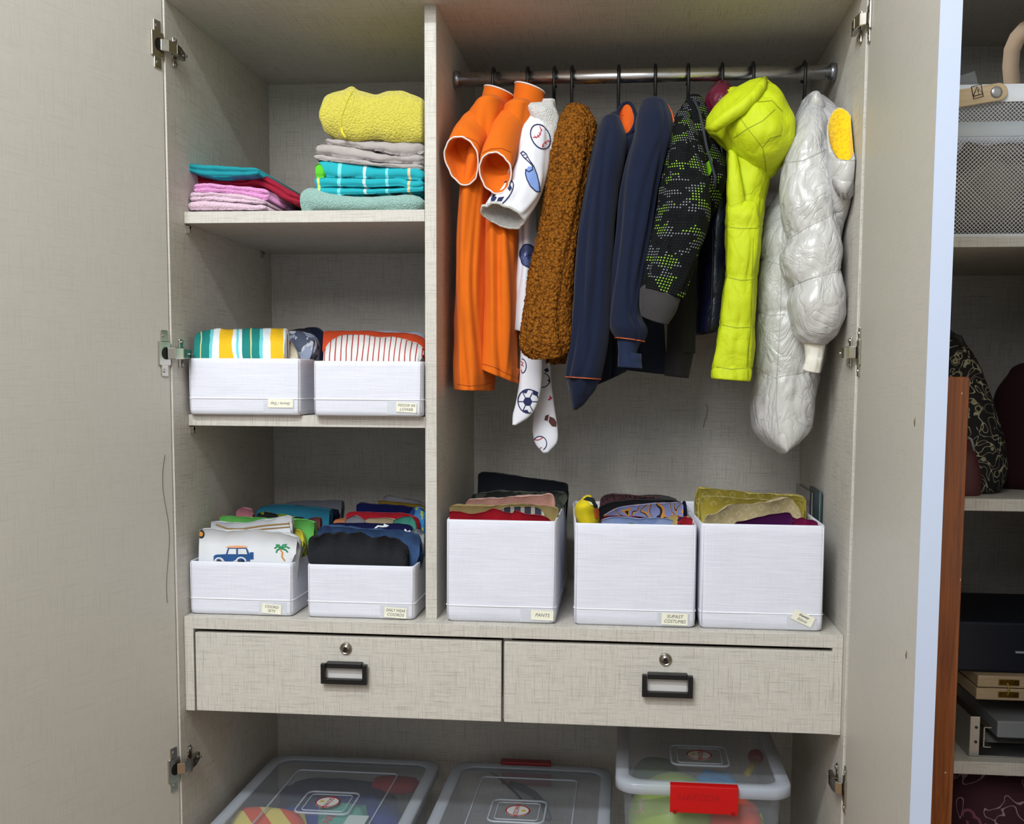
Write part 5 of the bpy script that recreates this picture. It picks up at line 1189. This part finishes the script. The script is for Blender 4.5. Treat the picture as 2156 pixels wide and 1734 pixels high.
prn(o, text_mb('CARE', .03, PZ(690, 1726, -.0105), Vector((.1, 1, 0)).normalized(), Vector((-1, .1, 0)).normalized(), 0), plain('cf4a5e', .5), 'lettering')
# middle box
pts = [PZ(u, v, -.03) for u, v in ((1010, 1612), (1030, 1622), (1055, 1640), (1085, 1668), (1105, 1690))]
tag(obj('cable', MB().tube(pts, [.0045, .003, .0028, .0028, .0028], 8), plain('1d2226', .5)), 'black cable with thick tip under the middle box lid', 'cable', GB_)
pts = [PZ(u, v, -.04) for u, v in ((1075, 1650), (1100, 1658), (1125, 1672), (1145, 1695), (1155, 1722))]
tag(obj('tube_hose', MB().tube(pts, .0085, 10), plain('3c4248', .5)), 'thick grey curved tube under the middle box lid', 'tube', GB_)
lump('folded_clothing', 'pale cream cloth at the front right of the middle clear box', 'clothes', (.80, .13, -.10), (.06, .07, .05), cloth('a89a8c', .1), seed=6, group=GB_)
lump('folded_clothing', 'grey-blue cloth at the front left of the middle clear box', 'clothes', (.60, .13, -.10), (.07, .07, .05), cloth('565c74', .1), seed=7, group=GB_)
lump('folded_clothing', 'brown cloth at the bottom of the middle clear box', 'clothes', (.70, .27, -.17), (.14, .15, .05), cloth('6b6055', .1), seed=8, group=GB_)
# right box
def greenball():
    t = NT('lime_ball_plastic'); return t.set(Base_Color='9fbe3c', Roughness=.4)
tb_ = thing('toy_ball', 'large lime green toy ball with pink stitch marks in the right box', 'toy', (1.0, .16, -.02), GC)
bm_ = MB().lathe([(.102 * math.sin(PI * i / 18), -.102 * math.cos(PI * i / 18)) for i in range(19)], (1.035, .175, .008), 'z', 32)
obj('ball', bm_, greenball(), tb_)
tq = bvh(bm_)
obj('mark', stroke(tq, [(1355, 1680), (1352, 1692), (1350, 1704), (1340, 1712)], 2.5), plain('e2a9a0', .7), tb_); obj('mark', stroke(tq, [(1350, 1704), (1358, 1711)], 2.5), plain('e2a9a0', .7), tb_)
lump('toy_ball', 'dark green ball deeper in the right clear box', 'toy', (1.0, .36, .0), (.06, .07, .07), plain('4f6e28', .5), wr=.02, seed=9, group=GC)
lump('soft_toy', 'bright orange soft toy behind the red latch of the right box', 'toy', (1.155, .135, -.01), (.065, .05, .085), cloth('f4501a', .2), wr=.25, seed=12, group=GC)
lump('soft_toy', 'sky blue soft toy under the lid behind the red latch', 'toy', (1.125, .19, .075), (.05, .04, .035), cloth('2f8fce', .2), wr=.2, seed=13, group=GC)
lump('soft_toy', 'yellow-green toy with pink marks at the right front of the right box', 'toy', (1.205, .15, -.04), (.022, .05, .08), camo('lime_pink', 'a9c832', 'a9c832', 'd07a90', 25), wr=.2, seed=14, group=GC)
sp = thing('toy_rattle', 'yellow stick with pink round end inside the right clear box', 'toy', PZ(1590, 1600, .08), GC)
a_, b_ = PZ(1572, 1630, .09), PZ(1592, 1600, .09)
obj('stick', MB().tube([a_, b_], .007, 10), plain('b7a63a', .5), sp)
obj('round_end', MB().lathe([(.018 * math.sin(PI * i / 10), -.018 * math.cos(PI * i / 10)) for i in range(11)], b_ + Vector((0, .01, .004)), 'z', 20), plain('9a3048', .5), sp)
tag(flat('yellow_tag', MB().box(*(lambda a, b: (a.x, b.x, a.y, a.y + .03, .05, .053))(PZ(1350, 1546, .05), PZ(1378, 1546, .05))), plain('c2a80e', .6)), 'yellow sticker tag inside the back left of the right box', 'tag', GC)

# ================================================================== neighbouring wardrobe
nx0, nx1 = W + .036, 2.15
nb = thing('wardrobe', 'dark open wardrobe section beyond the right door, with three shelves', 'wardrobe', ((nx0 + nx1) / 2, D / 2, ZF))
flat('side_panel', MB().box(nx0, nx0 + .018, .0, D + .01, ZF, 1.78), M_lam, nb)
flat('side_panel', MB().box(nx1, nx1 + .018, .0, D + .01, ZF, 1.78), M_lam, nb)
flat('back_panel', MB().box(nx0 + .018, nx1, D, D + .01, ZF, 1.78), M_lam, nb)
flat('top_panel', MB().box(nx0 + .018, nx1, .0, D, 1.76, 1.78), M_lam, nb)
flat('base_panel', MB().box(nx0 + .018, nx1, .0, D, -.26, -.24), M_lam, nb)
NS = [(1.222, 1.242), (.715, .739), (.187, .213)]
for a, b in NS: flat('shelf', MB().box(nx0 + .0185, nx1 - .0005, .05, D, a, b), M_lam, nb)
# unseen leaf, added beyond the frame to keep ambient light off the shelves
flat('door', MB().box(1.735, nx1 + .018, -.024, -.002, -.26, 1.78), M_door, nb, label='unseen closed leaf added to shade the shelves')
# white mesh basket
M_wp = plain('dfe2e6', .5); M_woodl = None
def wood(name, c1, c2, sx=(14, 14, 1.2), rough=.45, coat=0.0, chips=False):
    t = NT(name); n = t.noise(6, t.mapping(sx), detail=5, rough=.65, dist=.7)
    c = t.mix(t.ramp(n, [(.3, 0.0), (.7, 1.0)]), c1, c2)
    if chips:
        v = t.noise(95, t.mapping((1, 1, .4)), detail=1); c = t.mix(t.math('GREATER_THAN', v, .80), c, 'd8c49a')
    t.bump(n, .08, .001); return t.set(Base_Color=c, Roughness=rough, Coat_Weight=coat, Coat_Roughness=.15)
M_birch = wood('pale_wood', 'b49b78', 'cbb592', (3, 30, 30)); M_brown = wood('varnished_brown_wood', '6a2e06', 'a85a12', (16, 16, .8), .35, .2, True)
bx0, bx1, by0, by1 = 1.46, 1.80, .075, .42; bz = NS[0][1] + .0006; btop = P(2080, 178, by0).z
bk2 = thing('mesh_basket', 'white plastic mesh basket with wooden handle on the top neighbouring shelf', 'basket', ((bx0 + bx1) / 2, .25, bz))
def bandring(za_, zb_, th, name, m, grow=0.0):
    rg = [rrect(bx0 - grow - e, bx1 + grow + e, by0 - grow - e, by1 + grow + e, z, .02, 5) for e, z in ((0, za_), (0, zb_), (-th, zb_), (-th, za_), (0, za_))]
    obj(name, MB().grid(rg, True), m, bk2)
bandring(P(2080, 215, by0).z, btop, .004, 'rim_band', M_wp, .002)
z2, z3 = P(2080, 287, by0).z, P(2080, 256, by0).z
bandring(z2, z3, .002, 'middle_band', plain('b9c0c4', .5), .001)
bandring(bz, bz + .008, .003, 'base_band', M_wp, .001)
flat('base', MB().box(bx0 + .003, bx1 - .003, by0 + .003, by1 - .003, bz, bz + .002), M_wp, bk2, bevel=0)
mesh = MB(); st_ = .0078
def lattice(mb, fx, u0, u1, v0, v1, sp, w_=.0011):
    L = u1 - u0; H = v1 - v0
    for sgn in (1, -1):
        k = -int(H / sp) - 1
        while k * sp < L + H:
            s0 = u0 + k * sp if sgn > 0 else u0 + k * sp
            # line v = v0 + sgn*(u - s0)
            pa, pb = [], []
            if sgn > 0: ua, ub = max(u0, s0), min(u1, s0 + H)
            else: ua, ub = max(u0, s0 - H), min(u1, s0)
            if ub > ua:
                va = v0 + (ua - s0) * sgn if sgn > 0 else v0 + (s0 - ua); vb = v0 + (ub - s0) * sgn if sgn > 0 else v0 + (s0 - ub)
                b = len(mb.v)
                for uu, vv in ((ua, va), (ub, vb)):
                    for dv in (-w_, w_):
                        for dd in (0, .0009): mb.v.append(fx(uu, min(max(vv + dv, v0), v1), dd + (0 if sgn > 0 else .0006)))
                mb.f += [(b, b + 2, b + 6, b + 4), (b + 1, b + 5, b + 7, b + 3), (b, b + 4, b + 5, b + 1), (b + 2, b + 3, b + 7, b + 6)]
            k += 1
lattice(mesh, lambda u, v, d: Vector((u, by0 + d, v)), bx0 + .02, bx1 - .02, bz + .008, z2, st_)
lattice(mesh, lambda u, v, d: Vector((u, by0 + d, v)), bx0 + .02, bx1 - .02, z3, btop - .02, st_)
obj('front_mesh', mesh, M_wp, bk2, smooth=False, kind='stuff')
mesh = MB(); lattice(mesh, lambda u, v, d: Vector((u, by1 - d, v)), bx0 + .02, bx1 - .02, bz + .008, btop - .01, st_)
obj('back_mesh', mesh, M_wp, bk2, smooth=False, kind='stuff')
mesh = MB(); lattice(mesh, lambda u, v, d: Vector((bx1 - d, u, v)), by0 + .02, by1 - .02, bz + .008, btop - .01, st_)
obj('side_mesh', mesh, M_wp, bk2, smooth=False, kind='stuff')
# wooden handle
hy = by0 - .006; p0, p1 = P(1985, 214, hy), P(2102, 194, hy); hd = (p1 - p0); hd.y = 0; hL = hd.length; hd.normalize(); hn = Vector((-hd.z, 0, hd.x)); hr = .0165
poly = [p0 - hn * hr, p1 - hn * hr] + [p1 + hd * hr * math.cos(a) * 1.0 + hn * hr * math.sin(a) for a in [math.radians(x) for x in range(-75, 90, 15)]] + [p1 + hn * hr, p0 + hn * hr]
hm = MB().prism([(p.x, p.z) for p in poly], hy - .004, hy + .002)
ha = flat('handle', hm, M_birch, bk2, bevel=.0015)
rc = P(2098, 194, hy - .004)
obj('rivet', MB().lathe([(.0108, .0), (.0108, -.0012), (.009, -.0028), (.003, -.0034)], rc, 'y', 24), plain('a3a4a4', .35, .8), ha)
def q3(u, v): p = P(u, v, hy - .0046); return p
sgn_ = MB()
for pl in ([(2045, 183), (2066, 178), (2070, 203), (2050, 208), (2045, 183)], [(2049, 203), (2057, 183), (2070, 197), (2049, 203)]):
    sgn_ = join(sgn_, MB().tube([q3(*a) for a in pl], .0009, 5))
sgn_ = join(sgn_, MB().tube([q3(2059, 188), q3(2060, 194)], .0009, 5), MB().tube([q3(2060.5, 196.5), q3(2060.7, 198)], .0009, 5))
obj('warning_symbol', sgn_, plain('2a2520', .8), ha, smooth=False, kind='stuff')
sy = by0 + .10
arcp = [P(u, v, sy) for u, v in ((2133, 215), (2131, 178), (2128, 140), (2131, 105), (2142, 80), (2158, 62), (2180, 52))]
rg = []
for i, p in enumerate(arcp):
    a = arcp[max(0, i - 1)]; b = arcp[min(len(arcp) - 1, i + 1)]; d = (b - a).normalized(); nn = Vector((-d.z, 0, d.x)) * .016
    rg.append([p + nn, p - nn, p - nn + Vector((0, .002, 0)), p + nn + Vector((0, .002, 0))])
tag(obj('bag_strap', MB().grid(rg, True, cap0=True, cap1=True), cloth('b39b82', .1)), 'tan fabric strap arching out of the white mesh basket', 'strap')
cp = MB(); a_ = [P(u, v, by0 + .06) for u, v in ((2000, 165), (2052, 150), (2062, 185), (2000, 190))]
cp.grid([[p + Vector((0, .004 * noise.noise(p * 40), 0)) for p in a_], [p + Vector((0, .003, .0)) for p in a_]], True, cap0=True, cap1=True)
tag(obj('plastic_bag', cp, M_clear, smooth=False), 'crumpled clear plastic corner behind the basket rim', 'bag')
lump('fabric_bag', 'beige fabric bag inside the white mesh basket', 'bag', (1.66, .25, bz + .11), (.10, .12, .10), cloth('8f8474', .1), seed=21)
# bags on the second shelf
def floral(name, base, l1, l2, sc=30):
    t = NT(name); m = t.mapping((1, 1, 1)); n = t.noise(sc, detail=0, dist=2.5); v = t.voronoi(sc * 2.2, None, 'DISTANCE_TO_EDGE'); v1 = t.voronoi(sc * 1.6)
    a = t.math('LESS_THAN', t.math('ABSOLUTE', t.math('SUBTRACT', n, .52)), .022)
    b = t.math('MULTIPLY', t.math('LESS_THAN', t.math('ABSOLUTE', t.math('SUBTRACT', v1, .30)), .05), t.math('GREATER_THAN', t.noise(sc * .8), .5))
    c = t.mix(b, base, l2); c = t.mix(a, c, l1)
    return t.set(Base_Color=c, Roughness=.85)
z_ = NS[1][1]
fb = thing('floral_bag', 'black bag with cream floral print leaning on the middle neighbouring shelf', 'bag', (1.62, .2, z_))
lf = loft([O(1975, 700, 2012, 706, .2, .02), O(1965, 735, 2040, 735, .2, .03), O(1962, 790, 2070, 790, .2, .045), O(1960, 860, 2096, 860, .19, .055), O(1960, 940, 2115, 940, .18, .06), O(1960, 1000, 2117, 1000, .18, .06), O(1975, 1038, 2098, 1038, .18, .05)], n=8, m=56, wr=.003, end='dome')
for p in lf.v: p.z = max(p.z, z_ + .0008)
obj('bag_body', lf, floral('black_floral_cloth', '0b0b0c', 'a59f82', '8d8668', 26), fb)
obj('strap', MB().tube([P(1996, 705, .13), P(2020, 712, .12), P(2028, 730, .12)], .007, 8), plain('14100e', .7), fb)
obj('leather_pocket', loft([R(930, 1990, 2048, .105, .012), R(960, 1990, 2056, .105, .016), R(1000, 1990, 2066, .105, .018), R(1040, 1992, 2064, .105, .016)], n=6, m=32, end='dome', wr=.001), plain('4a1c20', .6), fb)
obj('buckle', MB().tube([P(2036, 921, .082), P(2044, 924, .082), P(2048, 935, .082), P(2051, 950, .082)], .003, 8), plain('8a8a84', .4, .6), fb)
mbg = loft([O(2125, 785, 2200, 775, .3, .03), O(2098, 830, 2240, 830, .3, .05), O(2085, 920, 2250, 920, .29, .06), O(2080, 1000, 2255, 1000, .28, .06), O(2090, 1030, 2250, 1030, .28, .05)], n=8, m=48, wr=.004, end='dome')
for p in mbg.v: p.z = max(p.z, z_ + .0008)
tag(obj('shoulder_bag', mbg, cloth('2c0f12', .1)), 'dark maroon bag behind the black floral one', 'bag')
# third shelf: cases and metal parts
z_ = NS[2][1] + .0006
a_ = P(2045, 1560, .12)
wb = P(2056, 1445, .13)
tag(flat('metal_box', MB().box(P(2100, 1530, .13).x, P(2100, 1530, .13).x + .2, .13, .42, z_ + .022, P(2100, 1517, .13).z), plain('9b9d9f', .45, .2), bevel=.003), 'light grey metal box on the lowest visible neighbouring shelf', 'box')
zz = P(2100, 1517, .13).z
br = thing('bracket', 'grey metal angle bracket with screw holes beside the metal box', 'bracket', (1.63, .1, z_))
x_ = P(2041, 1550, .08).x; x2 = P(2062, 1550, .08).x
flat('upright', MB().box(x_, x_ + .002, .08, .18, z_, z_ + .082).box(x_, x2, .078, .08, z_, z_ + .082), M_steel, br, bevel=.0008)
flat('foot', MB().box(x_, x_ + .22, .08, .16, z_, z_ + .0018), M_steel, br, bevel=.0004)
flat('channel', MB().box(x2 + .006, x2 + .009, .075, .3, z_ + .02, z_ + .062).box(x2 + .006, x2 + .022, .075, .3, z_ + .06, z_ + .062).box(x2 + .006, x2 + .022, .075, .3, z_ + .02, z_ + .022), M_steel, br, bevel=.0006)
for dz in (.03, .06): obj('screw_hole', MB().lathe([(.003, 0), (.003, -.0006)], (x_ + .012, .0778, z_ + dz), 'y', 12), M_blackp, br, smooth=False)
wx = P(2056, 1445, .14).x
wo = thing('wooden_box', 'pale wooden folding box with brass hinges on top of the metal box', 'box', (wx + .1, .25, zz))
zb_, zt_ = max(zz + .001, P(2056, 1472, .14).z), P(2056, 1421, .14).z; zm = (zb_ + zt_) / 2
flat('lower_board', MB().box(wx, wx + .24, .14, .40, zb_, zm - .001), M_birch, wo, bevel=.002)
flat('upper_board', MB().box(wx + .002, wx + .24, .14, .40, zm + .001, zt_), M_birch, wo, bevel=.002)
M_brass = plain('8a6a22', .35, .9)
for zc, lbl in ((zm - (zm - zb_) / 2, 0), (zm + (zt_ - zm) / 2, 0)):
    hx = P(2122, 1450, .139).x
    hg = flat('brass_hinge', MB().box(hx - .019, hx + .022, .1375, .1395, zc - .006, zc + .006), M_brass, wo, bevel=.0015)
    for dx in (-.013, .016): obj('screw', MB().lathe([(.004, 0), (.003, -.002)], (hx + dx, .1375, zc), 'y', 12), plain('6a5a30', .4, .9), hg, smooth=False)
obj('cord', MB().tube([(hx - .002, .137, zm + .012), (hx + .001, .134, zm), (hx - .001, .137, zm - .014)], .0018, 6), cloth('b39a4a', .1), wo)
cz = zt_ + .0008; ct = P(2080, 1306, .17).z
cs = thing('case', 'dark navy case lying above the pale wooden box', 'case', (1.7, .3, cz))
cx = P(2030, 1400, .10).x
flat('case_body', MB().box(cx, cx + .34, .16, .46, cz, ct), plain('0f1424', .6), cs, bevel=.006)
cl0 = P(2138, 1372, .158)
flat('clasp', MB().box(cl0.x, cl0.x + .03, .156, .161, cl0.z - .0025, cl0.z + .0015), plain('a9adb2', .4), cs, bevel=.0005)
# floral textile on the bottom
fx = loft([O(1950, 1640, 2300, 1650, .25, .18), O(1945, 1700, 2310, 1710, .25, .19), O(1945, 1860, 2310, 1870, .25, .19), O(1945, 2010, 2310, 2010, .25, .18)], n=6, m=64, sq=.6, wr=.004, start='dome', end='open', ws=10)
zl = NS[2][0] - .003
for p in fx.v: p.z = min(max(p.z, -.239), zl - .0)
for p in fx.v: p.x = min(max(p.x, nx0 + .02), nx1 - .004); p.y = min(max(p.y, .04), D - .004)
tag(obj('floral_bedding', fx, floral('maroon_floral_cloth', '3a1420', '9a7f86', '7c4656', 13)), 'maroon and grey floral bedding stuffed below the lowest neighbouring shelf', 'bedding')
# varnished plank standing between door and neighbour
px_ = P(2033, 800, -.06); tz = P(2020, 793, -.06).z
pl = MB(); rr_ = [rrect(px_.x - .075, px_.x, -.09, -.06, z, .009, 5) for z in (ZF + .0005, ZF + .4, .5, tz - .003)] + [rrect(px_.x - .073, px_.x - .002, -.088, -.062, tz, .008, 5)]
tag(obj('wooden_plank', pl.grid(rr_, True, cap0=True, cap1=True), M_brown), 'varnished reddish brown wooden plank standing upright beside the white door edge', 'plank')
